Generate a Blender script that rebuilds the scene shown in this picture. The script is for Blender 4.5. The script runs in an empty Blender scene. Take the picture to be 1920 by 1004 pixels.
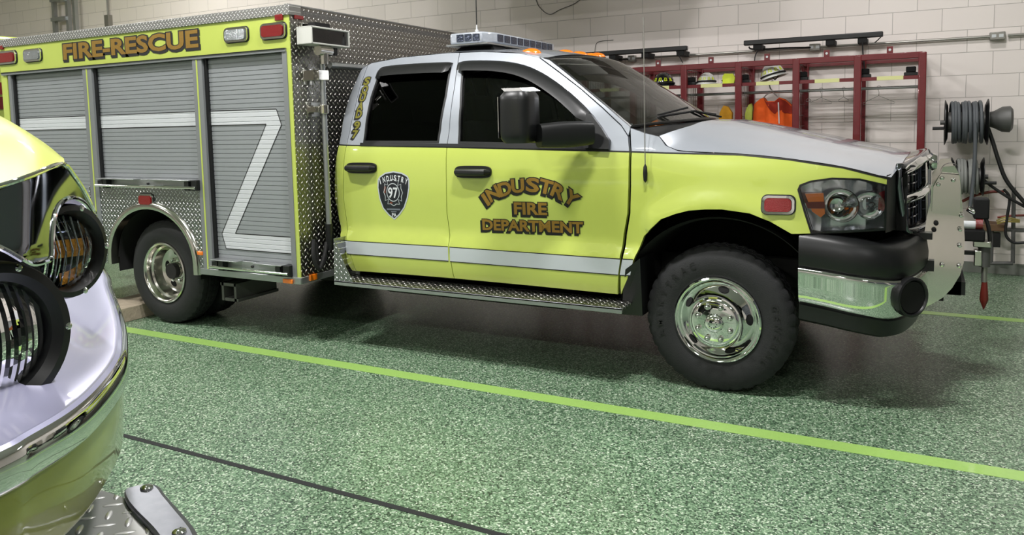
import bpy, math, random
from mathutils import Vector, Matrix
from mathutils.geometry import delaunay_2d_cdt
random.seed(7)
S_ = bpy.context.scene
COL = S_.collection
PI = math.pi

# ------------------------------------------------------------------ camera
# rows: camera right, down, forward in world axes (X along the bay, Y to the back wall, Z up)
RM = ((0.88295232, 0.4689456, -0.02202796),
      (0.02141021, -0.08709619, -0.99596981),
      (-0.46897421, 0.87892223, -0.08694201))
FPX, CXP, CYP, CH = 1442.0, 960.0, 357.85, 1.486
cam_d = bpy.data.cameras.new('camera')
cam = bpy.data.objects.new('camera', cam_d)
COL.objects.link(cam)
S_.camera = cam
r0, r1, r2 = (Vector(r) for r in RM)
cam.matrix_world = Matrix(((r0.x, -r1.x, -r2.x, 0), (r0.y, -r1.y, -r2.y, 0), (r0.z, -r1.z, -r2.z, CH), (0, 0, 0, 1)))
cam_d.sensor_width = 36.0
cam_d.lens = FPX * 36.0 / 1920
cam_d.shift_y = -(502 - CYP) / 1920.0
cam_d.clip_start = 0.05
cam_d.clip_end = 100

def ray(x, y):
    a, b = (x - CXP) / FPX, (y - CYP) / FPX
    return r0 * a + r1 * b + r2
def at(x, y, Y):
    d = ray(x, y); t = Y / d.y
    return Vector((d.x * t, Y, CH + d.z * t))
def atX(x, y, X):
    d = ray(x, y); t = X / d.x
    return Vector((X, d.y * t, CH + d.z * t))
def atZ(x, y, Z):
    d = ray(x, y); t = (Z - CH) / d.z
    return Vector((d.x * t, d.y * t, Z))

# ------------------------------------------------------------------ world, exposure, lights
S_.view_settings.view_transform = 'Standard'
S_.view_settings.look = 'None'
S_.view_settings.gamma = 1.0
S_.view_settings.use_curve_mapping = False
S_.view_settings.exposure = 0.0
w = bpy.data.worlds.new('world'); S_.world = w; w.use_nodes = True
w.node_tree.nodes['Background'].inputs[0].default_value = (0.75, 0.8, 0.9, 1)
w.node_tree.nodes['Background'].inputs[1].default_value = 0.08
LAMPS = [  # x, y, power factor
    (-3.7, 2.1, 1.55), (-0.9, 2.6, 1.7), (-8.4, 1.4, 2.0), (-11.5, 2.4, 1.4),
    (-3.5, -3.2, 1.3), (0.8, -3.2, 0.9), (-11.0, -3.2, 0.9), (3.6, -0.6, 0.5), (0.1, 5.9, 0.55), (-9.0, 6.1, 0.9)]  # the last two are added to brighten the back wall
LAMP_Z = 4.75
LAMP_W = 104.0

# ------------------------------------------------------------------ materials
def lin(c):
    return tuple(((v / 255) / 12.92 if v / 255 <= 0.04045 else ((v / 255 + 0.055) / 1.055) ** 2.4) for v in c)
MATS = {}
def new_mat(name):
    m = bpy.data.materials.new(name); m.use_nodes = True
    MATS[name] = m
    return m, m.node_tree.nodes, m.node_tree.links, m.node_tree.nodes['Principled BSDF']
def pm(name, rgb, rough=0.5, metal=0.0, coat=0.0, noise=0.0, nscale=20, emit=0.0, spec=0.5, bump=0.0, bscale=60, trans=0.0):
    m, N, L, p = new_mat(name)
    c = lin(rgb)
    p.inputs['Base Color'].default_value = (*c, 1)
    p.inputs['Roughness'].default_value = rough
    p.inputs['Metallic'].default_value = metal
    p.inputs['Coat Weight'].default_value = coat
    p.inputs['Coat Roughness'].default_value = 0.04
    p.inputs['Specular IOR Level'].default_value = spec
    p.inputs['Transmission Weight'].default_value = trans
    if emit:
        p.inputs['Emission Color'].default_value = (*c, 1)
        p.inputs['Emission Strength'].default_value = emit
    tc = N.new('ShaderNodeTexCoord')
    # every material carries slight procedural variation
    nz = N.new('ShaderNodeTexNoise'); nz.inputs['Scale'].default_value = nscale; nz.inputs['Detail'].default_value = 4
    L.new(tc.outputs['Object'], nz.inputs['Vector'])
    mx = N.new('ShaderNodeMix'); mx.data_type = 'RGBA'; mx.blend_type = 'MULTIPLY'
    mx.inputs[0].default_value = 1.0
    rmp = N.new('ShaderNodeMapRange')
    rmp.inputs['To Min'].default_value = 1 - max(noise, 0.02); rmp.inputs['To Max'].default_value = 1 + max(noise, 0.02) * 0.5
    L.new(nz.outputs['Fac'], rmp.inputs['Value'])
    mx.inputs[6].default_value = (*c, 1)
    L.new(rmp.outputs[0], mx.inputs[7])
    L.new(mx.outputs[2], p.inputs['Base Color'])
    if bump:
        n2 = N.new('ShaderNodeTexNoise'); n2.inputs['Scale'].default_value = bscale; n2.inputs['Detail'].default_value = 3
        L.new(tc.outputs['Object'], n2.inputs['Vector'])
        b = N.new('ShaderNodeBump'); b.inputs['Strength'].default_value = bump; b.inputs['Distance'].default_value = 0.01
        L.new(n2.outputs['Fac'], b.inputs['Height']); L.new(b.outputs[0], p.inputs['Normal'])
    return m
def glass(name, tint, ior=1.45, rough=0.0):
    m, N, L, p = new_mat(name)
    N.remove(p)
    out = N['Material Output']
    t = N.new('ShaderNodeBsdfTransparent'); t.inputs[0].default_value = (*tint, 1)
    g = N.new('ShaderNodeBsdfGlossy'); g.inputs['Roughness'].default_value = rough
    g.inputs[0].default_value = (1, 1, 1, 1)
    f = N.new('ShaderNodeFresnel'); f.inputs[0].default_value = ior
    x = N.new('ShaderNodeMixShader')
    L.new(f.outputs[0], x.inputs[0]); L.new(t.outputs[0], x.inputs[1]); L.new(g.outputs[0], x.inputs[2])
    L.new(x.outputs[0], out.inputs[0])
    return m
def mathn(N, L, op, a, b=None, clamp=False):
    n = N.new('ShaderNodeMath'); n.operation = op; n.use_clamp = clamp
    for i, v in enumerate((a, b)):
        if v is None: continue
        if isinstance(v, (int, float)): n.inputs[i].default_value = v
        else: L.new(v, n.inputs[i])
    return n.outputs[0]
def diamond(name, axes, rgb=(186, 188, 184), pitch=0.042, rough=0.28, strength=0.5, metal=1.0, lw=0.15):
    """tread plate: raised lozenges, alternating direction, as bump"""
    m, N, L, p = new_mat(name)
    p.inputs['Base Color'].default_value = (*lin(rgb), 1)
    p.inputs['Metallic'].default_value = metal
    p.inputs['Roughness'].default_value = rough
    tc = N.new('ShaderNodeTexCoord'); sp = N.new('ShaderNodeSeparateXYZ')
    L.new(tc.outputs['Object'], sp.inputs[0])
    a, b = sp.outputs[axes[0]], sp.outputs[axes[1]]
    u = mathn(N, L, 'DIVIDE', mathn(N, L, 'ADD', a, b), pitch)
    v = mathn(N, L, 'DIVIDE', mathn(N, L, 'SUBTRACT', a, b), pitch)
    fu = mathn(N, L, 'FRACT', u); fv = mathn(N, L, 'FRACT', v)
    par = mathn(N, L, 'MODULO', mathn(N, L, 'ABSOLUTE', mathn(N, L, 'ADD', mathn(N, L, 'FLOOR', u), mathn(N, L, 'FLOOR', v))), 2)
    cu = mathn(N, L, 'SUBTRACT', fu, 0.5); cv = mathn(N, L, 'SUBTRACT', fv, 0.5)
    def loz(p_, q_):
        x = mathn(N, L, 'DIVIDE', p_, 0.47); y = mathn(N, L, 'DIVIDE', q_, lw)
        s = mathn(N, L, 'ADD', mathn(N, L, 'MULTIPLY', x, x), mathn(N, L, 'MULTIPLY', y, y))
        return mathn(N, L, 'SUBTRACT', 1.0, s, True)
    h1 = loz(cu, cv); h2 = loz(cv, cu)
    h = mathn(N, L, 'ADD', mathn(N, L, 'MULTIPLY', h1, par), mathn(N, L, 'MULTIPLY', h2, mathn(N, L, 'SUBTRACT', 1.0, par)))
    bp = N.new('ShaderNodeBump'); bp.inputs['Strength'].default_value = strength; bp.inputs['Distance'].default_value = 0.009
    L.new(h, bp.inputs['Height']); L.new(bp.outputs[0], p.inputs['Normal'])
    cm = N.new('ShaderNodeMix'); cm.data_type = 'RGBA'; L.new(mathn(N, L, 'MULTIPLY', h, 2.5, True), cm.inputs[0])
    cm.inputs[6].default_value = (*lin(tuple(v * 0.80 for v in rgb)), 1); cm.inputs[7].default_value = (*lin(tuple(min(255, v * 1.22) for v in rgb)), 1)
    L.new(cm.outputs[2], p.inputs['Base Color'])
    nz = N.new('ShaderNodeTexNoise'); nz.inputs['Scale'].default_value = 6; nz.inputs['Detail'].default_value = 5
    L.new(tc.outputs['Object'], nz.inputs['Vector'])
    mr = N.new('ShaderNodeMapRange'); mr.inputs['To Min'].default_value = rough - 0.08; mr.inputs['To Max'].default_value = rough + 0.14
    L.new(nz.outputs['Fac'], mr.inputs['Value']); L.new(mr.outputs[0], p.inputs['Roughness'])
    return m

YEL = pm('lime_yellow_paint', (184, 198, 92), 0.28, coat=1.0)
YEL2 = pm('pale_lime_paint', (194, 202, 96), 0.4, coat=0.35)
SIL = pm('silver_paint', (158, 163, 171), 0.32, metal=0.25, coat=1.0)
SIL2 = pm('bright_silver_panel', (186, 186, 216), 0.3, metal=0.35, coat=0.8)
BLK = pm('black_plastic', (18, 19, 20), 0.38, noise=0.1)
BLKM = pm('matt_black', (9, 9, 9), 0.8)
RUB = pm('tyre_rubber', (27, 28, 29), 0.72, noise=0.25, nscale=35, bump=0.15, bscale=150)
RUBL = pm('raised_tyre_lettering', (17, 17, 18), 0.6)
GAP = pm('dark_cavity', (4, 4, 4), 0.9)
UND = pm('underbody_steel', (22, 20, 18), 0.8, noise=0.4)
CHR = pm('chrome', (232, 233, 232), 0.045, metal=1.0)
CHRD = pm('dark_chrome', (120, 124, 132), 0.06, metal=1.0)
ALU = pm('brushed_aluminium', (176, 179, 180), 0.34, metal=0.85, noise=0.08)
ALUP = pm('polished_aluminium', (205, 203, 196), 0.16, metal=1.0, noise=0.08, nscale=8)
SLAT = pm('shutter_aluminium', (150, 154, 157), 0.42, metal=0.3, noise=0.04)
JAMB = pm('jamb_aluminium', (132, 135, 137), 0.4, metal=0.3)
WHT = pm('reflective_white', (192, 195, 198), 0.45)
REFL = pm('reflective_silver_tape', (196, 202, 206), 0.35, metal=0.2, coat=0.3)
GOLD = pm('gold_leaf_lettering', (150, 116, 46), 0.42, metal=0.35, noise=0.25, nscale=90)
OLIVE = pm('olive_gold_lettering', (116, 112, 40), 0.45, metal=0.2)
LBLK = pm('black_lettering', (14, 13, 12), 0.5)
LWHT = pm('white_lettering', (205, 208, 210), 0.5)
LGRY = pm('grey_lettering', (110, 116, 124), 0.5)
DNAVY = pm('badge_navy', (17, 21, 30), 0.4, coat=0.4)
BRN = pm('badge_brown', (110, 55, 35), 0.5)
REDL = pm('red_lens', (122, 16, 20), 0.18, coat=0.8, bump=0.25, bscale=180)
AMB = pm('amber_lens', (235, 120, 20), 0.15, coat=1.0, bump=0.2, bscale=150)
AMBD = pm('amber_reflector', (255, 172, 40), 0.35, bump=0.6, bscale=120, noise=0.5, nscale=60)
CLR = pm('clear_ribbed_lens', (170, 174, 178), 0.12, metal=0.7, bump=0.5, bscale=120)
LBAR = pm('light_bar_dome', (190, 196, 206), 0.15, metal=0.2, coat=0.8, noise=0.3, nscale=40)
LBARD = pm('light_bar_modules', (70, 76, 92), 0.2, metal=0.6, bump=0.6, bscale=90)
GLD = glass('tinted_window_glass', (0.018, 0.02, 0.022), 1.22)
GLF = glass('front_window_glass', (0.22, 0.23, 0.23), 1.42)
GLW = glass('windshield_glass', (0.62, 0.68, 0.66), 1.75)
GLC = glass('clear_lamp_glass', (0.9, 0.92, 0.94), 1.45)
RED = pm('red_rack_paint', (104, 16, 24), 0.38, coat=0.4, noise=0.25, nscale=30)
ORG = pm('orange_cloth', (232, 92, 22), 0.85, noise=0.15, nscale=25, bump=0.4, bscale=30)
ORGD = pm('dark_orange_lining', (140, 34, 14), 0.9)
HIV = pm('hi_vis_cloth', (190, 205, 90), 0.85, noise=0.3)
YCL = pm('mustard_cloth', (222, 160, 40), 0.85, noise=0.3)
HWH = pm('white_helmet_shell', (222, 222, 218), 0.25, coat=0.6)
HBK = pm('black_helmet_shell', (20, 22, 28), 0.2, coat=0.7)
HYL = pm('fluorescent_yellow', (208, 224, 40), 0.5)
WOOD = pm('weathered_wood', (160, 148, 128), 0.85, noise=0.35, nscale=14, bump=0.5, bscale=40)
GRYP = pm('grey_cast_metal', (92, 92, 90), 0.5, metal=0.3)
HOSG = pm('grey_hose', (84, 88, 92), 0.55, noise=0.15)
HOSL = pm('pale_grey_hose', (134, 136, 132), 0.55, noise=0.15)
HOSB = pm('black_hose', (20, 20, 21), 0.5)
REDH = pm('red_brown_tool_paint', (110, 34, 24), 0.5)
CNDT = pm('galvanised_conduit', (150, 148, 142), 0.35, metal=0.7)
LAMPM = pm('lamp_diffuser', (255, 252, 246), 0.5, emit=22.0)
TAN = pm('interior_trim', (96, 92, 86), 0.8)
SEAT = pm('seat_fabric', (48, 48, 50), 0.9)
CEIL = pm('ceiling_paint', (205, 205, 202), 0.8)
GRN = pm('lime_floor_line', (148, 186, 98), 0.35, coat=0.4, noise=0.08, nscale=60)
BLN = pm('black_floor_joint', (22, 24, 26), 0.6)
DPXZ = diamond('tread_plate_side', (0, 2), (196, 198, 200), 0.040, 0.24, 0.9)
DPYZ = diamond('tread_plate_front', (1, 2), (172, 170, 164), 0.046, 0.3, 0.8, lw=0.2)
DPXY = diamond('tread_plate_top', (0, 1), (186, 186, 180), 0.042, 0.3, 0.8)

def floor_mat():
    m, N, L, p = new_mat('green_flake_floor')
    tc = N.new('ShaderNodeTexCoord')
    v = N.new('ShaderNodeTexVoronoi'); v.inputs['Scale'].default_value = 150
    L.new(tc.outputs['Object'], v.inputs['Vector'])
    sp = N.new('ShaderNodeSeparateColor'); L.new(v.outputs['Color'], sp.inputs[0])
    cr = N.new('ShaderNodeValToRGB'); e = cr.color_ramp
    e.interpolation = 'CONSTANT'
    stops = [(0.0, (38, 56, 42)), (0.14, (68, 94, 70)), (0.36, (96, 126, 96)), (0.60, (120, 150, 118)), (0.80, (154, 178, 148)), (0.93, (200, 212, 192))]
    e.elements[0].position = 0; e.elements[0].color = (*lin(stops[0][1]), 1)
    e.elements[1].position = stops[1][0]; e.elements[1].color = (*lin(stops[1][1]), 1)
    for s in stops[2:]:
        k = e.elements.new(s[0]); k.color = (*lin(s[1]), 1)
    L.new(sp.outputs[0], cr.inputs[0])
    n = N.new('ShaderNodeTexNoise'); n.inputs['Scale'].default_value = 1.3; n.inputs['Detail'].default_value = 4
    L.new(tc.outputs['Object'], n.inputs['Vector'])
    mr = N.new('ShaderNodeMapRange'); mr.inputs['To Min'].default_value = 0.72; mr.inputs['To Max'].default_value = 1.0
    L.new(n.outputs['Fac'], mr.inputs['Value'])
    mx = N.new('ShaderNodeMix'); mx.data_type = 'RGBA'; mx.blend_type = 'MULTIPLY'; mx.inputs[0].default_value = 1
    L.new(cr.outputs[0], mx.inputs[6]); L.new(mr.outputs[0], mx.inputs[7])
    L.new(mx.outputs[2], p.inputs['Base Color'])
    p.inputs['Roughness'].default_value = 0.42
    p.inputs['Coat Weight'].default_value = 0.35; p.inputs['Coat Roughness'].default_value = 0.22
    b = N.new('ShaderNodeBump'); b.inputs['Strength'].default_value = 0.12; b.inputs['Distance'].default_value = 0.002
    L.new(sp.outputs[1], b.inputs['Height']); L.new(b.outputs[0], p.inputs['Normal'])
    return m
FLR = floor_mat()
def block_mat(name, ax, rgb=(238, 229, 224)):
    m, N, L, p = new_mat(name)
    g = N.new('ShaderNodeNewGeometry'); sp = N.new('ShaderNodeSeparateXYZ'); L.new(g.outputs['Position'], sp.inputs[0])
    cb = N.new('ShaderNodeCombineXYZ')
    L.new(mathn(N, L, 'ADD', sp.outputs[ax], 0.27), cb.inputs[0])
    L.new(mathn(N, L, 'ADD', sp.outputs[2], 20 * 0.207 + 0.022), cb.inputs[1])
    b = N.new('ShaderNodeTexBrick')
    b.offset = 0.5
    b.inputs['Color1'].default_value = (*lin(rgb), 1)
    b.inputs['Color2'].default_value = (*lin(tuple(int(v * 0.975) for v in rgb)), 1)
    b.inputs['Mortar'].default_value = (*lin(tuple(int(v * 0.80) for v in rgb)), 1)
    b.inputs['Scale'].default_value = 1.0
    b.inputs['Mortar Size'].default_value = 0.0032
    b.inputs['Mortar Smooth'].default_value = 0.5
    b.inputs['Bias'].default_value = 0.0
    b.inputs['Brick Width'].default_value = 0.414
    b.inputs['Row Height'].default_value = 0.207
    L.new(cb.outputs[0], b.inputs['Vector'])
    nz = N.new('ShaderNodeTexNoise'); nz.inputs['Scale'].default_value = 0.9; nz.inputs['Detail'].default_value = 6
    L.new(g.outputs['Position'], nz.inputs['Vector'])
    mr = N.new('ShaderNodeMapRange'); mr.inputs['To Min'].default_value = 0.94; mr.inputs['To Max'].default_value = 1.04
    L.new(nz.outputs['Fac'], mr.inputs['Value'])
    mx = N.new('ShaderNodeMix'); mx.data_type = 'RGBA'; mx.blend_type = 'MULTIPLY'; mx.inputs[0].default_value = 1
    L.new(b.outputs['Color'], mx.inputs[6]); L.new(mr.outputs[0], mx.inputs[7]); L.new(mx.outputs[2], p.inputs['Base Color'])
    bp = N.new('ShaderNodeBump'); bp.inputs['Strength'].default_value = 0.6; bp.inputs['Distance'].default_value = 0.006; bp.invert = True
    L.new(b.outputs['Fac'], bp.inputs['Height']); L.new(bp.outputs[0], p.inputs['Normal'])
    p.inputs['Roughness'].default_value = 0.6
    return m
BLOCKX = block_mat('painted_block_wall', 0)
BLOCKY = block_mat('painted_block_wall_end', 1)

# ------------------------------------------------------------------ mesh helpers
WLOC = {}
def empty(name, loc, label=None, cat=None, group=None):
    o = bpy.data.objects.new(name, None); COL.objects.link(o)
    o.location = loc; o.empty_display_size = 0.1; WLOC[o.name] = Vector(loc)
    tag(o, label, cat, group)
    return o
def tag(o, label=None, cat=None, group=None, kind=None):
    if label: o['label'] = label
    if cat: o['category'] = cat
    if group: o['group'] = group
    if kind: o['kind'] = kind
    return o
class MB:
    def __init__(s): s.v = []; s.f = []; s.m = []
    def add(s, vs, fs, mi=0):
        b = len(s.v); s.v += [tuple(v) for v in vs]
        for f in fs: s.f.append(tuple(i + b for i in f)); s.m.append(mi)
        return s
    def box(s, c, d, mi=0, rot=None):
        hx, hy, hz = d[0] / 2, d[1] / 2, d[2] / 2
        vs = [Vector((x, y, z)) for x in (-hx, hx) for y in (-hy, hy) for z in (-hz, hz)]
        if rot is not None: vs = [rot @ v for v in vs]
        c = Vector(c); vs = [v + c for v in vs]
        return s.add(vs, [(0, 1, 3, 2), (4, 6, 7, 5), (0, 4, 5, 1), (2, 3, 7, 6), (0, 2, 6, 4), (1, 5, 7, 3)], mi)
    def bx(s, x0, x1, y0, y1, z0, z1, mi=0):
        return s.box(((x0 + x1) / 2, (y0 + y1) / 2, (z0 + z1) / 2), (abs(x1 - x0), abs(y1 - y0), abs(z1 - z0)), mi)
    def tube(s, pts, r, n=10, mi=0, cap=True, closed=False):
        pts = [Vector(p) for p in pts]; k = len(pts)
        rs = r if isinstance(r, (list, tuple)) else [r] * k
        vs = []; up = None
        for i, p in enumerate(pts):
            a = pts[i - 1] if (i > 0 or closed) else p
            b = pts[(i + 1) % k] if (i < k - 1 or closed) else p
            t = (b - a).normalized()
            if up is None:
                up = t.orthogonal().normalized()
            else:
                up = (up - t * up.dot(t))
                up = up.normalized() if up.length > 1e-6 else t.orthogonal().normalized()
            q = t.cross(up)
            for j in range(n):
                an = 2 * PI * j / n
                vs.append(p + (up * math.cos(an) + q * math.sin(an)) * rs[i])
        fs = []
        for i in range(k if closed else k - 1):
            i2 = (i + 1) % k
            for j in range(n):
                j2 = (j + 1) % n
                fs.append((i * n + j, i * n + j2, i2 * n + j2, i2 * n + j))
        if cap and not closed:
            fs.append(tuple(range(n))[::-1]); fs.append(tuple((k - 1) * n + j for j in range(n)))
        return s.add(vs, fs, mi)
    def cyl(s, a, b, r, n=20, mi=0): return s.tube([a, b], r, n, mi)
    def lathe(s, prof, c, ax, n=48, mi=0, mat_of=None, wob=None, a0=0, a1=2 * PI, cx=1.0):
        """prof: [(radius, height along ax)]"""
        c = Vector(c); ax = Vector(ax).normalized(); u = ax.orthogonal().normalized()
        if abs(ax.z) < 0.9: u = Vector((0, 0, 1)); u = (u - ax * u.dot(ax)).normalized()
        q = ax.cross(u); full = abs(a1 - a0 - 2 * PI) < 1e-6
        m_ = n if full else n + 1; vs = []
        for i, (r, h) in enumerate(prof):
            for j in range(m_):
                an = a0 + (a1 - a0) * j / n
                rr = r + (wob(i, j) if wob else 0)
                vs.append(c + ax * h + (u * math.cos(an) + q * math.sin(an) * cx) * rr)
        b = len(s.v); s.v += [tuple(v) for v in vs]
        for i in range(len(prof) - 1):
            for j in range(n):
                j2 = (j + 1) % m_ if full else j + 1
                s.f.append((b + i * m_ + j, b + i * m_ + j2, b + (i + 1) * m_ + j2, b + (i + 1) * m_ + j))
                s.m.append(mat_of(i, j) if mat_of else mi)
        return s
    def grid(s, P, mi=0, closed_u=False):
        nu, nv = len(P), len(P[0]); vs = [p for row in P for p in row]; fs = []
        for i in range(nu if closed_u else nu - 1):
            i2 = (i + 1) % nu
            for j in range(nv - 1): fs.append((i * nv + j, i2 * nv + j, i2 * nv + j + 1, i * nv + j + 1))
        return s.add(vs, fs, mi)
    def prism(s, poly, d, mi=0):
        """poly: 3D points (planar), extruded by vector d"""
        n = len(poly); d = Vector(d); p = [Vector(q) for q in poly]
        return s.add(p + [q + d for q in p], [tuple(range(n))[::-1], tuple(range(n, 2 * n))] + [(i, (i + 1) % n, n + (i + 1) % n, n + i) for i in range(n)], mi)
    def build(s, name, mats, parent=None, smooth=30, bevel=0.0, seg=2, weld=False):
        mats = mats if isinstance(mats, (list, tuple)) else [mats]
        lo = [min(v[k] for v in s.v) for k in range(3)]; hi = [max(v[k] for v in s.v) for k in range(3)]
        c = Vector([(lo[k] + hi[k]) / 2 for k in range(3)])
        if parent is None: c.z = lo[2]
        me = bpy.data.meshes.new(name)
        me.from_pydata([tuple(Vector(v) - c) for v in s.v], [], s.f)
        for m in mats: me.materials.append(m)
        me.polygons.foreach_set('material_index', s.m)
        me.update()
        if smooth:
            me.polygons.foreach_set('use_smooth', [True] * len(me.polygons))
            me.set_sharp_from_angle(angle=math.radians(smooth))
        o = bpy.data.objects.new(name, me); COL.objects.link(o)
        if parent is not None:
            o.parent = parent; o.location = c - WLOC[parent.name]
        else: o.location = c
        WLOC[o.name] = c
        if bevel:
            b = o.modifiers.new('bevel', 'BEVEL'); b.width = bevel; b.segments = seg; b.limit_method = 'ANGLE'; b.angle_limit = math.radians(40)
            b.harden_normals = False
        return o
def interp(tab, x):
    if x <= tab[0][0]: return tab[0][1]
    for (a, fa), (b, fb) in zip(tab, tab[1:]):
        if x <= b: return fa + (fb - fa) * (x - a) / (b - a)
    return tab[-1][1]
def smooth_curve(pts, n=8, closed=False):
    """Catmull-Rom through points"""
    P = [Vector(p) for p in pts]; out = []; k = len(P)
    for i in range(k if closed else k - 1):
        p1, p2 = P[i], P[(i + 1) % k]
        p0 = P[i - 1] if (i > 0 or closed) else p1 * 2 - p2
        p3 = P[(i + 2) % k] if (i + 2 < k or closed) else p2 * 2 - p1
        for j in range(n):
            t = j / n
            out.append(0.5 * ((2 * p1) + (p2 - p0) * t + (2 * p0 - 5 * p1 + 4 * p2 - p3) * t * t + (3 * p1 - p0 - 3 * p2 + p3) * t ** 3))
    if not closed: out.append(P[-1])
    return out
def inside(p, poly):
    x, y = p; c = False; n = len(poly)
    for i in range(n):
        x1, y1 = poly[i][0], poly[i][1]; x2, y2 = poly[i - 1][0], poly[i - 1][1]
        if (y1 > y) != (y2 > y) and x < (x2 - x1) * (y - y1) / (y2 - y1) + x1: c = not c
    return c
def inset(poly, d):
    """offset a 2D polygon inwards by d"""
    P = [Vector((p[0], p[1])) for p in poly]; n = len(P)
    A = sum(P[i - 1].x * P[i].y - P[i].x * P[i - 1].y for i in range(n))
    sg = 1 if A > 0 else -1; out = []
    for i in range(n):
        a = (P[i] - P[i - 1]).normalized(); b = (P[(i + 1) % n] - P[i]).normalized()
        na = Vector((-a.y, a.x)) * sg; nb = Vector((-b.y, b.x)) * sg
        m = na + nb
        m = m / max(0.35, m.dot(na)) if m.length > 1e-6 else na
        out.append(P[i] + m * d)
    return out
def densify(poly, step, closed=True):
    out = []; n = len(poly)
    for i in range(n if closed else n - 1):
        a = Vector(poly[i][:2]); b = Vector(poly[(i + 1) % n][:2])
        k = max(1, int((b - a).length / step))
        for j in range(k): out.append(a + (b - a) * (j / k))
    if not closed: out.append(Vector(poly[-1][:2]))
    return out
def fill(mb, outline, fn, step=0.06, holes=(), lines=(), matf=None, thick=0.0, tdir=(0, 1, 0), dens=None, mi=0, rim_mi=None):
    """triangulated panel: 2D outline -> fn(a,b) 3D, with holes, inner constraint lines, a rim of the given thickness"""
    dens = dens or step
    V = []; E = []; loops = []
    def addloop(poly, closed=True):
        d = densify(poly, dens, closed); b = len(V); V.extend(d); n = len(d)
        E.extend([(b + i, b + (i + 1) % n) for i in range(n if closed else n - 1)])
        return d
    outer = addloop(outline); loops.append(outer)
    hs = [addloop(h) for h in holes]; loops += hs
    for l in lines: addloop(l, False)
    xs = [v.x for v in outer]; ys = [v.y for v in outer]
    nx = int((max(xs) - min(xs)) / step) + 1; ny = int((max(ys) - min(ys)) / step) + 1
    for i in range(1, nx + 1):
        for j in range(1, ny + 1):
            p = (min(xs) + (i - 0.5) * step, min(ys) + (j - 0.5 + (0.25 if i % 2 else 0)) * step)
            if inside(p, outer) and not any(inside(p, h) for h in hs): V.append(Vector(p))
    r = delaunay_2d_cdt(V, E, [], 0, 1e-5)
    vs = [v for v in r[0]]; P3 = [Vector(fn(v.x, v.y)) for v in vs]
    used = {}; tris = []
    for f in r[2]:
        cx = sum(vs[i].x for i in f) / len(f); cy = sum(vs[i].y for i in f) / len(f)
        if not inside((cx, cy), outer) or any(inside((cx, cy), h) for h in hs): continue
        tris.append((f, matf(cx, cy) if matf else mi))
    b = len(mb.v); mb.v += [tuple(p) for p in P3]
    for f, m_ in tris: mb.f.append(tuple(b + i for i in f)); mb.m.append(m_)
    if thick:
        td = Vector(tdir).normalized() * thick
        for lp in loops:
            a = [Vector(fn(p.x, p.y)) for p in lp]; n = len(a); b = len(mb.v)
            mb.v += [tuple(p) for p in a] + [tuple(p + td) for p in a]
            for i in range(n):
                j = (i + 1) % n
                mb.f.append((b + i, b + j, b + n + j, b + n + i))
                mm = rim_mi if rim_mi is not None else (matf(lp[i].x, lp[i].y) if matf else mi)
                mb.m.append(mm)
    return mb
def ribbon(mb, pts2, wid, fn, mi=0, step=0.03, closed=False):
    """flat line of width wid following 2D pts on surface fn"""
    P = densify(pts2, step, closed); n = len(P); L_, R_ = [], []
    for i in range(n):
        a = P[i - 1] if (i > 0 or closed) else P[i]; b = P[(i + 1) % n] if (i < n - 1 or closed) else P[i]
        t = (b - a); t = t.normalized() if t.length > 1e-9 else Vector((1, 0)); q = Vector((-t.y, t.x)) * wid / 2
        L_.append(fn(*(P[i] + q))); R_.append(fn(*(P[i] - q)))
    if closed: L_.append(L_[0]); R_.append(R_[0])
    return mb.grid([L_, R_], mi)
_tc = {}
def text_mesh(t, bold=0.0):
    """verts (unit em, centred in x, baseline 0) and faces of a string in the built-in face"""
    k = (t, bold)
    if k in _tc: return _tc[k]
    cu = bpy.data.curves.new('t', 'FONT'); cu.body = t; cu.size = 1; cu.offset = bold; cu.align_x = 'CENTER'; cu.resolution_u = 3
    o = bpy.data.objects.new('t', cu); COL.objects.link(o)
    dg = bpy.context.evaluated_depsgraph_get(); e = o.evaluated_get(dg); me = e.to_mesh()
    vs = [(v.co.x, v.co.y) for v in me.vertices]; fs = [tuple(p.vertices) for p in me.polygons]
    e.to_mesh_clear(); bpy.data.objects.remove(o); bpy.data.curves.remove(cu)
    if vs:
        cx = (min(v[0] for v in vs) + max(v[0] for v in vs)) / 2; vs = [(x - cx, y) for x, y in vs]
    _tc[k] = (vs, fs)
    return _tc[k]
def text_w(t, bold=0.0):
    vs, _ = text_mesh(t, bold); return max(v[0] for v in vs) - min(v[0] for v in vs)
def put_text(mb, t, fn, cx, cy, h, wid=None, rot=0.0, bold=0.02, mi=0, shear=0.0):
    """t at (cx,cy)=centre, cap height h, total width wid in the 2D space of fn"""
    vs, fs = text_mesh(t, bold); cap = 0.72
    sy = h / cap; w0 = text_w(t, bold); sx = (wid / w0) if wid else sy
    c, s = math.cos(rot), math.sin(rot); out = []
    for x, y in vs:
        X = x * sx + (y - cap / 2) * sy * shear; Y = (y - cap / 2) * sy
        out.append(fn(cx + X * c - Y * s, cy + X * s + Y * c))
    return mb.add(out, fs, mi)

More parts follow.
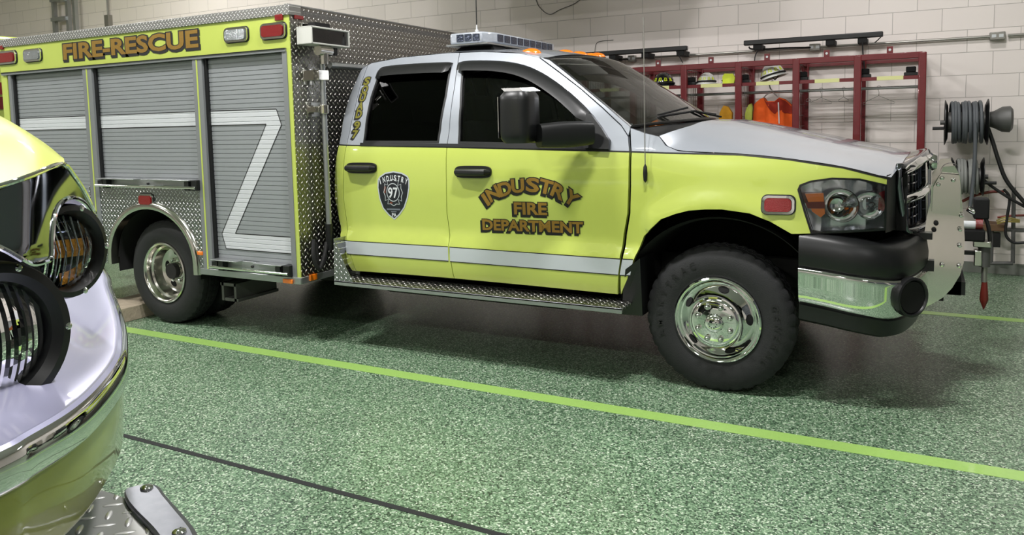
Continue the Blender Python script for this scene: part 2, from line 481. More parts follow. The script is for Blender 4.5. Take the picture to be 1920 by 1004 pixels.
# ================================================================== THE SETTING
XW0, XW1, YW0, YW1, ZC = -18.0, 6.5, -7.0, 8.32, 5.3
def struct(name, mb, mats, **k):
    o = mb.build(name, mats, **k); o['kind'] = 'structure'; return o
struct('floor', MB().bx(XW0, XW1, YW0, YW1, -0.1, 0), FLR, smooth=0)
struct('ceiling', MB().bx(XW0, XW1, YW0, YW1, ZC, ZC + 0.1), CEIL, smooth=0)
struct('wall_back', MB().bx(XW0, XW1, YW1, YW1 + 0.2, 0, ZC), BLOCKX, smooth=0)
struct('wall_front', MB().bx(XW0, XW1, YW0 - 0.2, YW0, 0, ZC), BLOCKX, smooth=0)
struct('wall_left', MB().bx(XW0 - 0.2, XW0, YW0, YW1, 0, ZC), BLOCKY, smooth=0)
struct('wall_right', MB().bx(XW1, XW1 + 0.2, YW0, YW1, 0, ZC), BLOCKY, smooth=0)
for i_, (ya, yb) in enumerate(((-5.6, -1.9), (-1.5, 2.2), (3.0, 6.9))):
    m_ = MB()
    for k_ in range(7): m_.bx(XW1 - 0.05, XW1 - 0.005, ya, yb, 0.01 + k_ * 0.6, 0.585 + k_ * 0.6)
    struct('door_%d' % (i_ + 1), m_, pm('bay_door_steel', (78, 82, 90), 0.45), smooth=0)
struct('baseboard_back', MB().bx(XW0, XW1, YW1 - 0.012, YW1 - 0.001, 0, 0.1), pm('base_coving', (120, 124, 116), 0.5), smooth=0)
# painted lane lines and the saw-cut joint
struct('trim_1', MB().bx(-16, 6, 3.597, 3.698, -0.001, 0.0015), GRN, smooth=0)
struct('trim_2', MB().bx(-16, 6, 6.415, 6.515, -0.001, 0.0015), GRN, smooth=0)
struct('trim_3', MB().bx(-16, 6, 2.308, 2.336, -0.001, 0.0015), BLN, smooth=0)

for i, (lx, ly, pf) in enumerate(LAMPS):
    t = empty('ceiling_light', (lx, ly, LAMP_Z), 'white strip light fixture hanging below the ceiling, lighting the bay floor, with two added to brighten the wall', 'ceiling light', 'strip lights under the ceiling')
    MB().bx(lx - 0.62, lx + 0.62, ly - 0.09, ly + 0.09, LAMP_Z, LAMP_Z + 0.06).build('housing', HWH, t, bevel=0.01)
    MB().bx(lx - 0.6, lx + 0.6, ly - 0.07, ly + 0.07, LAMP_Z - 0.015, LAMP_Z - 0.001).build('diffuser', LAMPM, t)
    for sx in (-0.5, 0.5): MB().cyl((lx + sx, ly, LAMP_Z + 0.05), (lx + sx, ly, ZC), 0.006, 6).build('hanging_rod', CNDT, t)
    ld = bpy.data.lights.new('strip_lamp', 'AREA'); ld.shape = 'RECTANGLE'; ld.size = 0.7; ld.size_y = 0.16
    ld.energy = LAMP_W * pf; ld.color = (1.0, 0.98, 0.975)
    lo = bpy.data.objects.new('strip_lamp', ld); COL.objects.link(lo)
    lo.parent = t; lo.location = (0, 0, -0.03)

m = MB(); m.bx(-5.0, -1.9, 6.6, 7.3, 3.02, 3.85)  # box out of view, added to cast shade on the back wall
hv = empty('overhead_blocker', (-3.45, 6.95, 3.02), 'unseen overhead duct hanging above the truck', 'blocker')
m.build('blocker_body', [CNDT], hv, smooth=0)
for xx in (-4.7, -2.2): MB().cyl((xx, 6.95, 3.85), (xx, 6.95, ZC), 0.01, 6).build('blocker_hanger', [CNDT], hv)
# ================================================================== THE RESCUE TRUCK
YC = 5.02
GT = [(0.40, 4.10), (0.44, 4.08), (0.50, 4.045), (0.56, 4.028), (0.63, 4.02), (0.70, 4.018), (0.735, 4.018), (0.75, 4.022), (0.775, 4.042),
      (0.80, 4.047), (0.9, 4.045), (1.0, 4.04), (1.1, 4.038), (1.2, 4.041), (1.28, 4.048), (1.34, 4.06), (1.40, 4.078), (1.46, 4.10)]
WX, WZ = -0.933, 0.41
def g(X, Z):
    y = interp(GT, Z)
    if Z > 1.46:
        y = 4.10 + 0.235 * ((Z - 1.46) / 0.49) ** 1.3
    if X < -3.36: y += 1.6 * (X + 3.36) ** 2 * (-1 if False else 1)
    if X > -1.3:
        if X > -0.62: y += 0.55 * (X + 0.62) ** 2
        r = math.hypot(X - WX, Z - WZ)
        if Z > 0.5: y -= 0.028 * math.exp(-((r - 0.62) / 0.07) ** 2)
        if Z > 1.18: y += 0.35 * (Z - 1.18) ** 1.5 * min(1, (X + 1.3) / 0.3)
    return y
def S(px, py, off=0.0):
    Y = 4.05
    for _ in range(14):
        p = at(px, py, Y + off); Y = 0.5 * Y + 0.5 * g(p.x, p.z)
    p = at(px, py, Y + off)
    return Vector((p.x, p.z))
def G(x, z, off=0.0): return (x, g(x, z) - off, z)
def SS(*pts): return [S(*p) for p in pts]
truck = empty('fire_rescue_truck', (-3.0, YC, 0),
              'lime yellow and silver crew cab rescue truck with roller shutter box behind the floor line', 'fire truck')
def mirror(mb):
    m = MB(); m.v = [(x, 2 * YC - y, z) for x, y, z in mb.v]; m.f = [tuple(reversed(f)) for f in mb.f]; m.m = list(mb.m); return m
def part(mb, name, mats, parent=truck, mir=False, **k):
    o = mb.build(name, mats, parent, **k)
    if mir: return o, mirror(mb).build(name, mats, parent, **k)
    return o
# --- belt line where yellow meets silver
belt = SS((626, 270.4), (840, 276), (1180, 284.6), (1250, 287), (1320, 288.5), (1392, 290.5), (1478, 299), (1581, 314.5), (1670, 336.5))
beltT = [(p.x, p.y) for p in belt]
def two(x, z): return 0 if z < interp(beltT, x) else 1
PAINT = [YEL, SIL, BLK]
roofE = SS((677, 131), (697, 118), (753, 107.5), (840, 99), (907, 97), (974, 99.5), (1017, 110))
apil = SS((1030, 113), (1062, 138), (1100, 170), (1140, 203), (1181, 238))
rearC = SS((677, 131), (655, 182), (644.5, 220), (636, 270), (628, 316), (628, 372), (638, 440), (649, 490), (660.5, 508))
doorR = SS((690, 122), (676, 160), (664, 210), (651, 268), (645, 300), (644, 372), (650, 440), (661, 490), (668, 509))
gapM = SS((862, 98.5), (852, 165), (843, 240), (838, 276), (837, 340), (838, 400), (841, 460), (846, 495), (852, 523))
gapF = SS((1181, 240), (1180.5, 285), (1179, 350), (1177, 400), (1170, 440), (1163, 480), (1159, 553))
rock = SS((668, 509), (760, 515.5), (852, 523), (1000, 537), (1159, 553))
def lastp(l): return list(l)
# cab corner behind the rear door
poly = lastp(rearC) + lastp(doorR)[::-1]
mb = MB(); fill(mb, poly, lambda a, b: G(a, b), 0.05, matf=two, lines=[belt[:2]] if False else [], thick=0.03)
E_ = [(-3.6, interp(beltT, -3.6)), (-3.0, interp(beltT, -3.0))]
def cutlines(poly):
    """belt line clipped to a polygon"""
    out = []; run = []
    x = min(p[0] for p in poly); X1 = max(p[0] for p in poly)
    while x <= X1:
        q = (x, interp(beltT, x))
        ok = inside(q, poly)
        if ok: run.append(Vector(q))
        elif run: out.append(run); run = []
        x += 0.006
    if run: out.append(run)
    return [r[::4] + [r[-1]] for r in out if len(r) > 3]
def panel(name, poly, holes=(), step=0.06, ins=0.0025, mir=True, thick=0.03, off=0.0, mats=PAINT, matf=two):
    p = inset(poly, ins) if ins else poly
    mb = MB(); fill(mb, p, lambda a, b: G(a, b, off), step, holes, cutlines(p), matf, thick, dens=0.025, rim_mi=None)
    return part(mb, name, mats, mir=mir, smooth=35)
panel('cab_corner', poly, step=0.04)
# window openings
winR = SS((681, 268), (688, 215), (695, 182), (707, 147), (716, 131), (730, 124), (780, 120.5), (838, 118), (846, 121), (846, 130), (838, 180), (823, 268.5))
winF = SS((859, 269.5), (862, 200), (866, 130), (869, 120), (880, 116.5), (935, 116.5), (978, 123), (1015, 137), (1055, 164), (1095, 200), (1130, 241), (1143, 262), (1143, 276), (1100, 275.5))
# roof rail strip: doors run up to the roof edge
iA = roofE
doorRear = [Vector(p) for p in doorR[::-1]] + SS((697, 118), (753, 107.5), (840, 99)) + gapM + rock[1:2][::-1]
doorRearPanel = panel('rear_door', doorRear, [winR])
frontTop = SS((862, 98.5), (907, 97), (974, 99.5), (1010, 107), (1050, 137), (1090, 168), (1130, 203), (1165, 236), (1178, 256))
doorFront = frontTop + gapF[1:] + rock[3:4] + gapM[::-1][:-1]
panel('front_door', doorFront, [winF])
# A pillar
ap = SS((974, 99.5), (1017, 109)) + apil + SS((1181, 243), (1178, 254), (1165, 234), (1130, 201), (1090, 166), (1050, 135), (1010, 105.5))
panel('windshield_pillar', ap, step=0.04, ins=0.0)
# front fender with wheel opening
arch = SS((1164, 553), (1176, 525), (1190.7, 482), (1208, 443), (1239, 412), (1266, 402), (1291.5, 395.7), (1322, 393.5), (1353, 393.5), (1405.5, 401), (1445, 417), (1484, 439.5))
fen = SS((1182, 240), (1210, 250), (1236, 256), (1248, 273), (1272, 283.5), (1320, 286.5), (1392, 290), (1478, 298.5), (1581, 314), (1663.8, 334.5), (1663, 347)) + \
      SS((1612, 335.5), (1560, 334), (1520, 339.5), (1500, 347), (1496, 356), (1508, 398), (1521, 438.5)) + arch[::-1] + SS((1163, 520), (1168, 480), (1175, 440), (1181.5, 400), (1183, 350), (1184, 285))
panel('front_fender', fen, step=0.04, ins=0.0015)
# dark shell just behind the panels closes the shut lines and carries the pillars
sh = [Vector(p) for p in rearC] + rock[1:] + [Vector(p) for p in gapF[::-1]] + [Vector(p) for p in apil[::-1]] + [Vector(p) for p in roofE[::-1]][:-1]
mb = MB(); fill(mb, inset(sh, 0.012), lambda a, b: G(a, b, -0.02), 0.08, [inset(winR, -0.0), inset(winF, -0.0)], mi=0, thick=0.05, dens=0.04)
mir_ = mirror(mb); 
for v, f, m_ in ((mir_.v, mir_.f, mir_.m),): mb.add(v, f, 0)
x0c, x1c = -3.40, -1.45
mb.bx(x0c, x1c, 4.12, 5.92, 0.44, 0.50, 0)                # floor pan
mb.bx(-3.45, -3.40, 4.13, 5.91, 0.46, 1.30, 0)             # rear bulkhead
mb.bx(-1.47, -1.40, 4.2, 5.84, 0.5, 1.36, 0)               # firewall
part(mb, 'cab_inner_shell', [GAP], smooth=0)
# rear cab wall with back glass above
def gb(z): return g(-3.36, z)
P = []
for z in [1.28 + 0.07 * i for i in range(10)]:
    xb = interp([(p.y, p.x) for p in rearC[::-1]], z) - 0.0
    y0 = g(xb, min(z, 1.95)); P.append([(xb + 0.01 - 0.03 * math.sin(PI * k / 8), y0 + (2 * YC - 2 * y0) * k / 8, z) for k in range(9)])
part(MB().grid(P), 'cab_rear_wall', [SIL])
# pin-stripe along belt and the retro-reflective door stripe
mb = MB()
ribbon(mb, [Vector(p) for p in beltT], 0.008, lambda a, b: G(a, b, 0.0012))
part(mb, 'belt_pinstripe', [LBLK], mir=True)
def stripe(x0px, x1px, t0, t1, b0, b1):
    pl = SS((x0px, t0), (x1px, t1), (x1px, b1), (x0px, b0)); return pl
def stripe_part(pts):
    pl = SS(*pts)
    mb = MB(); fill(mb, pl, lambda a, b: G(a, b, 0.0015), 0.03, mi=0, dens=0.03)
    ribbon(mb, [pl[0], pl[1]], 0.005, lambda a, b: G(a, b, 0.0022), 1); ribbon(mb, [pl[3], pl[2]], 0.005, lambda a, b: G(a, b, 0.0022), 1)
    part(mb, 'reflective_stripe', [REFL, LBLK], mir=True)
stripe_part([(643, 450.5), (840, 463), (841, 490), (651, 476)])
stripe_part([(843, 463.5), (1163, 486), (1159, 516), (844, 490.5)])
stripe_part([(1167, 486), (1187.5, 487), (1181.5, 517), (1162, 516.5)])
# window panes and surrounds
def pane(win, m, name):
    mb = MB(); fill(mb, inset(win, -0.006), lambda a, b: (a, g(max(a, -3.33), b) + 0.012 + 0.5 * max(0, -3.36 - a) ** 2, b), 0.1, thick=0.004); return part(mb, name, [m], mir=True)
pane(winR, GLD, 'rear_door_window'); pane(winF, GLF, 'front_door_window')
def rim(win, wd, off, name, m=BLK, th=0.012):
    outer = win; inner = inset(win, wd)
    mb = MB(); fill(mb, outer, lambda a, b: G(a, b, off), 0.2, [inner], thick=th, dens=0.03); return part(mb, name, [m], mir=True)
rim(winR, 0.014, 0.002, 'window_seal'); rim(winF, 0.014, 0.002, 'window_seal')
# belt moulding under the glass
mb = MB(); ribbon(mb, SS((676, 270.5), (840, 272.5), (1142, 278.5)), 0.020, lambda a, b: G(a, b, 0.006)); part(mb, 'belt_moulding', [BLK], mir=True)
# visors over the side windows
def visor(px, wid):
    pts = smooth_curve([Vector((*p, 0)) for p in SS(*px)], 5); n = len(pts); rows = []
    for i, p in enumerate(pts):
        t = (pts[min(i + 1, n - 1)] - pts[max(i - 1, 0)]).normalized(); q = Vector((t.y, -t.x, 0))
        e = min(1, i / 3, (n - 1 - i) / 3); row = []
        for k, (u, o) in enumerate(((0, 0.0), (0.06, 0.014), (0.4, 0.034), (1.0, 0.040), (1.0, 0.036), (0.5, 0.02), (0.1, 0.0))):
            c = p + q * (u * wid * (0.75 + 0.25 * e)); row.append(G(c.x, c.y, o * (0.5 + 0.5 * e) + 0.002))
        rows.append(row)
    mb = MB().grid(rows); mb.add(rows[0], [tuple(range(7))]); mb.add(rows[-1], [tuple(range(7))])
    part(mb, 'window_visor', [BLK], mir=True, smooth=50)
visor([(704, 146), (712, 131), (725, 124), (780, 119), (835, 116.5), (850, 118)], 0.072)
visor([(861, 117), (880, 113.5), (935, 114), (980, 121), (1018, 137), (1058, 164), (1092, 194), (1112, 216)], 0.068)
# --- roof
def edge_at(tab, x): return interp([(p.x, p.y) for p in tab], x)
rp = smooth_curve([Vector((p.x, p.y, 0)) for p in roofE[1:]], 5)
rows = []
xs0, xs1 = rp[0].x, rp[-1].x
for i, p in enumerate(rp):
    v = (p.x - xs0) / (xs1 - xs0); y0 = g(p.x, p.y); row = []
    for k in range(25):
        u = k / 24; c = 1 - abs(2 * u - 1) ** 2; c3 = 1 - abs(2 * u - 1) ** 3
        row.append((p.x + 0.10 * c * max(0, v) ** 6 - 0.03 * c * (1 - v) ** 6, y0 + (2 * YC - 2 * y0) * u, p.y + 0.052 * c3 * (0.6 + 0.4 * v)))
    rows.append(row)
part(MB().grid(rows), 'roof', [SIL], smooth=60)
rows2 = []
for i in range(4):
    t = i / 3; row = []
    a0 = rows[0]
    for k in range(25):
        q = Vector(a0[k]); u = k / 24
        y0 = g(-3.43, 1.88 + 0.0); row.append((q.x - 0.055 * t, q.y + 0.0 * t, q.z - 0.16 * t * t))
    rows2.append(row)
part(MB().grid(rows2), 'roof_rear_lip', [SIL], smooth=60)
# --- windshield
wsP = smooth_curve([Vector((p.x, p.y, 0)) for p in ([roofE[-1]] + apil)], 3)
rows = []
for i, p in enumerate(wsP):
    v = i / (len(wsP) - 1); y0 = g(p.x, p.y) + 0.02; row = []
    for k in range(25):
        u = k / 24; c = 1 - (2 * u - 1) ** 2
        row.append((p.x + (0.10 + 0.10 * v) * c, y0 + (2 * YC - 2 * y0) * u, p.y + (0.045 * (1 - v) + 0.035 * v) * c))
    rows.append(row)
WS = rows
part(MB().grid(rows), 'windshield', [GLW], smooth=60)
mb = MB()
mb.tube([Vector(r[0]) + Vector((0.0, 0.0, 0.0)) for r in rows], 0.008, 6); mb.tube([r[-1] for r in rows], 0.008, 6); mb.tube(rows[0], 0.008, 6); mb.tube(rows[-1], 0.010, 6)
part(mb, 'windshield_seal', [BLK])
# --- hood
hN = smooth_curve([Vector((*p, 0)) for p in SS((1236, 255), (1248, 271.6), (1272, 282), (1320, 285), (1392, 288.5), (1478, 297), (1581, 312.5), (1664, 333))], 4)
HR = []
NV = 22
hx0 = S(1236, 255); hxl = [(p.x, p.y) for p in hN]
for i in range(NV + 1):
    v = i / NV; x = hx0.x + (-0.128 - hx0.x) * v; z = interp(hxl, x) if x > hx0.x + 0.001 else hx0.y
    y0 = g(x, z) + 0.004; row = []
    zc = interp([(-1.25, 1.487), (-1.10, 1.481), (-0.982, 1.462), (-0.82, 1.434), (-0.662, 1.401), (-0.5, 1.366), (-0.361, 1.331), (-0.22, 1.300), (-0.104, 1.262), (-0.05, 1.235)], x)
    for k in range(41):
        u = k / 40; t = 1 - abs(2 * u - 1)
        s = 1 - (1 - t) ** 2.6
        bul = 0.010 * (1 / (1 + math.exp(-(t - 0.42) * 40)))
        xx = x + (0.15 * (1 - v) ** 2 + 0.07 * v ** 3) * (1 - (2 * u - 1) ** 2)
        row.append((xx, y0 + (2 * YC - 2 * y0) * u, z + (zc - z - 0.006) * s + bul - 0.006 * (1 if 0 < t else 0) * s))
    HR.append(row)
part(MB().grid(HR), 'hood', [SIL], smooth=50)
# cowl between hood and windshield
rows = []
for i in range(5):
    t = i / 4; row = []
    for k in range(25):
        a = Vector(WS[-1][k]) + Vector((0, 0, -0.012)); kk = k / 24 * 40; b0 = Vector(HR[0][int(kk)]); b1 = Vector(HR[0][min(40, int(kk) + 1)]); b = b0 + (b1 - b0) * (kk - int(kk)) + Vector((0, 0, -0.004))
        p = a + (b - a) * t; p.z -= 0.03 * math.sin(PI * t) * (1 if 0 < k < 24 else 0.2); row.append(tuple(p))
    rows.append(row)
part(MB().grid(rows), 'cowl', [BLK], smooth=50)
for (pa, pb, Y0, Y1) in (((1196, 239), (1300, 212), 4.30, 4.62), ((1268, 214), (1352, 222), 4.75, 5.25)):
    a = at(*pa, Y0); b = at(*pb, Y1)
    mb = MB(); mb.tube([a + Vector((0, 0, 0.0)), a * 0.6 + b * 0.4 + Vector((0, 0, 0.03)), b + Vector((0, 0, 0.01))], [0.009, 0.008, 0.006], 8)
    d = (b - a); q = Vector((-0.05, 0, 0.02)); mb.tube([a + d * 0.25 + Vector((-0.03, 0, 0.035)), a + d * 1.05 + Vector((-0.05, 0, 0.03))], 0.006, 6)
    mb.cyl(a, a + Vector((0, 0, -0.05)), 0.015, 10)
    part(mb, 'wiper', [BLKM])
# --- interior
mb = MB()
for yy in (4.55, 5.49):
    for xx in (-2.35, -3.05):
        w_ = 0.26 if xx > -2.5 else 0.4
        o_ = MB()
        o_.bx(xx - 0.26, xx + 0.26, yy - w_, yy + w_, 0.78, 0.93); o_.box((xx - 0.24, yy, 1.2), (0.13, 2 * w_, 0.62), rot=Matrix.Rotation(-0.2, 3, 'Y')); o_.box((xx - 0.31, yy, 1.58), (0.09, 0.28, 0.2), rot=Matrix.Rotation(-0.2, 3, 'Y'))
        part(o_, 'seat', [SEAT], bevel=0.03)
o_ = MB(); o_.bx(-1.75, -1.40, 4.2, 5.84, 1.12, 1.40); part(o_, 'dashboard', [BLK], bevel=0.05)
o_ = MB(); c = Vector((-1.98, 5.47, 1.28)); R_ = Matrix.Rotation(math.radians(60), 3, 'Y')
o_.tube([c + R_ @ Vector((0.19 * math.cos(a * PI / 12), 0.19 * math.sin(a * PI / 12), 0)) for a in range(24)], 0.014, 8, closed=True); o_.cyl(c, c + Vector((0.25, 0, -0.14)), 0.03)
part(o_, 'steering_wheel', [BLK])
o_ = MB(); o_.bx(-1.66, -1.60, 4.4, 4.62, 1.40, 1.47, 0); part(o_, 'dashboard_papers', [WHT])
o_ = MB(); o_.tube([(-1.5, 4.75, 1.42), (-1.48, 4.75, 1.45), (-1.46, 4.75, 1.47)], [0.045, 0.05, 0.03], 12); part(o_, 'dashboard_beacon', [AMB])
o_ = MB(); o_.bx(-3.42, -1.5, 4.2, 5.84, 0.5, 0.52); part(o_, 'cab_floor_mat', [TAN])

# --- handles
def handle(px0, px1, yt, yb):
    a = S(px0, (yt + yb) / 2); b = S(px1, (yt + yb) / 2); c = (a + b) / 2; wd = abs(b.x - a.x); hh = abs(S(px0, yt).y - S(px0, yb).y)
    root_mb = MB()
    pts = [(c.x + math.copysign(abs(math.cos(t)) ** 0.45, math.cos(t)) * wd / 2, c.y + math.copysign(abs(math.sin(t)) ** 0.6, math.sin(t)) * hh / 2) for t in [2 * PI * i / 28 for i in range(28)]]
    fill(root_mb, pts, lambda x, z: G(x, z, 0.012), 0.2, thick=0.02, dens=0.02)
    hb = part(root_mb, 'door_handle', [BLK], mir=True, smooth=40)[0]
    m = MB(); m.tube([G(a.x + 0.012, c.y, 0.012), G(a.x + 0.03, c.y, 0.038), G(c.x, c.y, 0.045), G(b.x - 0.03, c.y, 0.038), G(b.x - 0.012, c.y, 0.012)], [0.014, 0.02, 0.021, 0.02, 0.014], 10)
    m.build('grip', [BLK], hb)
handle(651, 707, 305, 325); handle(854, 922, 311, 334)
m = MB(); p = S(861, 322); m.cyl(G(p.x, p.y, 0.0), G(p.x, p.y, 0.026), 0.011, 14); part(m, 'door_lock', [CHR])

# --- lettering on the doors (surface lettering: black shade, gold face)
FND = lambda o: (lambda a, b: G(a, b, o))
def lettering(items, name='gold_lettering', face=GOLD, sh=(-0.010, -0.012), b1=0.075, b0=0.02, fnf=FND, order=(0.0022, 0.0036), mats=None):
    mb = MB()
    for (t, cx, cy, h, wd, rot) in items:
        if t == ' ': continue
        k = (wd / text_w(t, b0)) if wd else h / 0.72
        put_text(mb, t, fnf(order[0]), cx, cy, h * 1.0, (text_w(t, b1) * k), rot, b1, 0)
        put_text(mb, t, fnf(order[0] + 0.0004), cx + sh[0], cy + sh[1], h, (text_w(t, b1) * k), rot, b1, 0)
        put_text(mb, t, fnf(order[1]), cx, cy, h, (text_w(t, b0) * k), rot, b0, 1)
    return part(mb, name, [LBLK, face], smooth=0)
cI = [('I', 911, 374, -.62), ('N', 925, 362.5, -.5), ('D', 947, 353.5, -.3), ('U', 971, 348, -.08), ('S', 999, 346.5, .08), ('T', 1024, 350, .24), ('R', 1048, 359, .43), ('Y', 1072, 371, .6)]
items = []
for ch, px, py, ro in cI:
    p = S(px, py); items.append((ch, p.x, p.y, 0.080, (0.088 if ch not in 'IM' else 0.026), -ro))
lettering(items, b0=0.035, b1=0.085)
def word(t, x0, x1, yt, yb, h=None, **k):
    a = S(x0, (yt[0] + yb[0]) / 2); b = S(x1, (yt[1] + yb[1]) / 2)
    hh = h or abs(S((x0 + x1) / 2, (yt[0] + yt[1]) / 2).y - S((x0 + x1) / 2, (yb[0] + yb[1]) / 2).y)
    return (t, (a.x + b.x) / 2, (a.y + b.y) / 2, hh, abs(b.x - a.x), math.atan2(b.y - a.y, b.x - a.x))
lettering([word('FIRE', 964, 1026, (380, 380), (400.5, 403.5))], b0=0.035, b1=0.085)
lettering([word('DEPARTMENT', 905, 1094, (412, 415.5), (429.5, 438))], b0=0.035, b1=0.085)
sq = [('S', 688.6, 151.7), ('Q', 684.8, 167.4), ('U', 680.5, 182.3), ('A', 676.4, 198.4), ('D', 673.6, 213.7), ('9', 669.8, 235), ('7', 666.6, 251.5)]
items = [(c_, S(px, py).x, S(px, py).y, 0.052, 0.052, 0.0) for c_, px, py in sq]
lettering(items, 'vertical_lettering', OLIVE, sh=(-0.007, -0.007), b0=0.04, b1=0.10)
# --- department shield on the rear door
def shield():
    c = S(738.5, 366); sx = 1 / 255.0
    # outline in pixels about centre, mapped through the same scale
    def q(px, py): return S(px, py)
    out = [(708.5, 337), (712, 331), (722, 324), (738, 321), (754, 324), (764.5, 330), (768, 337), (768, 352), (765, 372), (759, 390), (750, 403), (740, 412.5), (729, 404), (718, 391), (711.5, 373), (708, 352)]
    O = [q(*p) for p in out]; mb = MB()
    fill(mb, O, FND(0.0016), 0.1, mi=1, dens=0.03); fill(mb, inset(O, 0.009), FND(0.0024), 0.1, mi=0, dens=0.03)
    cc = q(737.5, 361)
    def ring(rx, rz, wd, off): ribbon(mb, [cc + Vector((rx * math.cos(t), rz * math.sin(t))) for t in [2 * PI * i / 32 for i in range(32)]], wd, FND(off), 1, 0.02, True)
    ring(0.050, 0.058, 0.005, 0.0036)
    # cross outline with flared arms
    cr = []
    for k in range(4):
        b = k * PI / 2 + PI / 4
        for da, rr in ((-0.62, 0.058), (-0.60, 0.060)): pass
        a = k * PI / 2
        for da, rr in ((-0.62, 0.088), (-0.35, 0.074), (0, 0.082), (0.35, 0.074), (0.62, 0.088), (PI / 4, 0.060)): cr.append(cc + Vector((rr * 0.92 * math.cos(a + da), rr * 1.08 * math.sin(a + da))))
    ribbon(mb, cr, 0.0045, FND(0.0032), 1, 0.02, True)
    rr_ = [cc + Vector((0.068 * math.cos(t), 0.006 + 0.0 + 0.075 * math.sin(t))) for t in (2.7, 3.0, 3.3)]
    ribbon(mb, rr_, 0.014, FND(0.0030), 3); ribbon(mb, [cc + Vector((-0.03, -0.068)), cc + Vector((-0.01, -0.07))], 0.012, FND(0.003), 3)
    put_text(mb, '97', FND(0.0042), cc.x, cc.y, 0.068, 0.078, 0, 0.02, 2)
    for i, ch in enumerate('INDUSTRY'):
        t = (i - 3.5) / 3.5; p = q(738 + 24.5 * t, 333.5 + 6.5 * t * t); put_text(mb, ch, FND(0.0042), p.x, p.y, 0.036, 0.020 if ch != 'I' else 0.007, -0.28 * t, 0.03, 2)
    ribbon(mb, [q(726, 392.5), q(751, 393)], 0.010, FND(0.0035), 4); ribbon(mb, [q(734, 397), q(744, 397.3)], 0.006, FND(0.0035), 4)
    p = q(740, 403); put_text(mb, 'PA', FND(0.0042), p.x, p.y, 0.024, 0.036, 0, 0.03, 2)
    part(mb, 'department_shield', [DNAVY, REFL, LWHT, BRN, LGRY], smooth=0)
shield()

# --- towing mirror
mr_root = part((lambda m: (fill(m, inset(SS((1098, 276.5), (1103, 213), (1112, 216), (1130, 240), (1145, 264), (1144, 279)), -0.002), FND(0.03), 0.2, thick=0.035, dens=0.03), m)[1])(MB()), 'mirror_mount', [BLK], smooth=40)
m = MB()
a = at(1108, 250, 4.0); b = at(1010, 255, 3.76)
ys = []
rows = []
for i in range(9):
    t = i / 8; c = a + (b - a) * t; hz = 0.072 + 0.0 * t; hy = 0.05; hz = 0.064 + 0.02 * math.sin(PI * min(1, t * 1.0)) * 0.4
    d = (b - a).normalized(); q = d.cross(Vector((0, 0, 1))).normalized()
    rows.append([tuple(c + Vector((0, 0, 1)) * hz * math.copysign(abs(math.sin(an)) ** 0.7, math.sin(an)) + q * hy * math.copysign(abs(math.cos(an)) ** 0.7, math.cos(an))) for an in [2 * PI * k / 20 for k in range(21)]])
m.grid(rows); m.add(rows[0], [tuple(range(20))]); m.add(rows[-1], [tuple(range(20))])
m.build('mirror_arm', [BLK], mr_root, smooth=50)
m = MB(); rows = []
tl, br = at(946, 173, 3.76), at(1004, 268, 3.76)
cx_, cz_ = (tl.x + br.x) / 2, (tl.z + br.z) / 2; wx, hz = (br.x - tl.x) / 2, (tl.z - br.z) / 2
# head: flat glass faces the rear (-X), rounded shell faces forward
for i in range(13):
    t = -1 + 2 * i / 12; z = cz_ + hz * math.copysign(1 - (1 - abs(t)) ** 1.0, t)
    e = (1 - abs(t) ** 6) ** 0.5 if abs(t) < 1 else 0.0
    e = 0.80 + 0.2 * e if abs(t) < 1 else 0.78
    row = []
    for k in range(25):
        an = 2 * PI * k / 24
        cxx = math.copysign(abs(math.cos(an)) ** 0.6, math.cos(an)); syy = math.copysign(abs(math.sin(an)) ** 0.6, math.sin(an))
        row.append((cx_ + cxx * wx * e, 3.76 + syy * 0.11 * e, z))
    rows.append(row)
m.grid(rows); m.add(rows[0], [tuple(range(24))]); m.add(rows[-1], [tuple(range(24))])
hd = m.build('mirror_head', [BLK], mr_root, smooth=40)
m = MB(); m.bx(cx_ - wx * 1.02, cx_ - wx * 0.98, 3.68, 3.84, cz_ - hz * 0.8, cz_ + hz * 0.8); m.build('mirror_glass', [CHR], hd)

# --- headlamp
hl = SS((1663, 347), (1612, 335.5), (1560, 334), (1520, 339.5), (1500, 347), (1496, 356), (1508, 398), (1521, 438.5), (1590, 436), (1661, 431.5))
mb = MB(); fill(mb, inset(hl, 0.002), lambda x, z: (x, g(x, z) + 0.075 + 0.01 * math.sin(x * 60), z), 0.04, thick=-0.0, dens=0.03, mi=0)
for i in range(len(hl)):
    a, b = hl[i], hl[(i + 1) % len(hl)]
    mb.add([G(a.x, a.y, -0.004), G(b.x, b.y, -0.004), G(b.x, b.y, -0.08), G(a.x, a.y, -0.08)], [(0, 1, 2, 3)])
lamp = part(mb, 'headlight', [pm('satin_chrome', (214, 216, 220), 0.22, metal=0.9)], mir=True, smooth=40)[0]
def lens_fn(x, z):
    return G(x, z, 0.004)
m = MB(); fill(m, inset(hl, 0.001), lens_fn, 0.05, thick=0.003, dens=0.03); m.build('headlight_lens', [GLC], lamp, smooth=40)
m = MB(); rim_o = inset(hl, -0.002); fill(m, rim_o, FND(0.003), 0.2, [inset(hl, 0.008)], thick=0.008, dens=0.03); m.build('headlight_rim', [BLK], lamp, smooth=40)
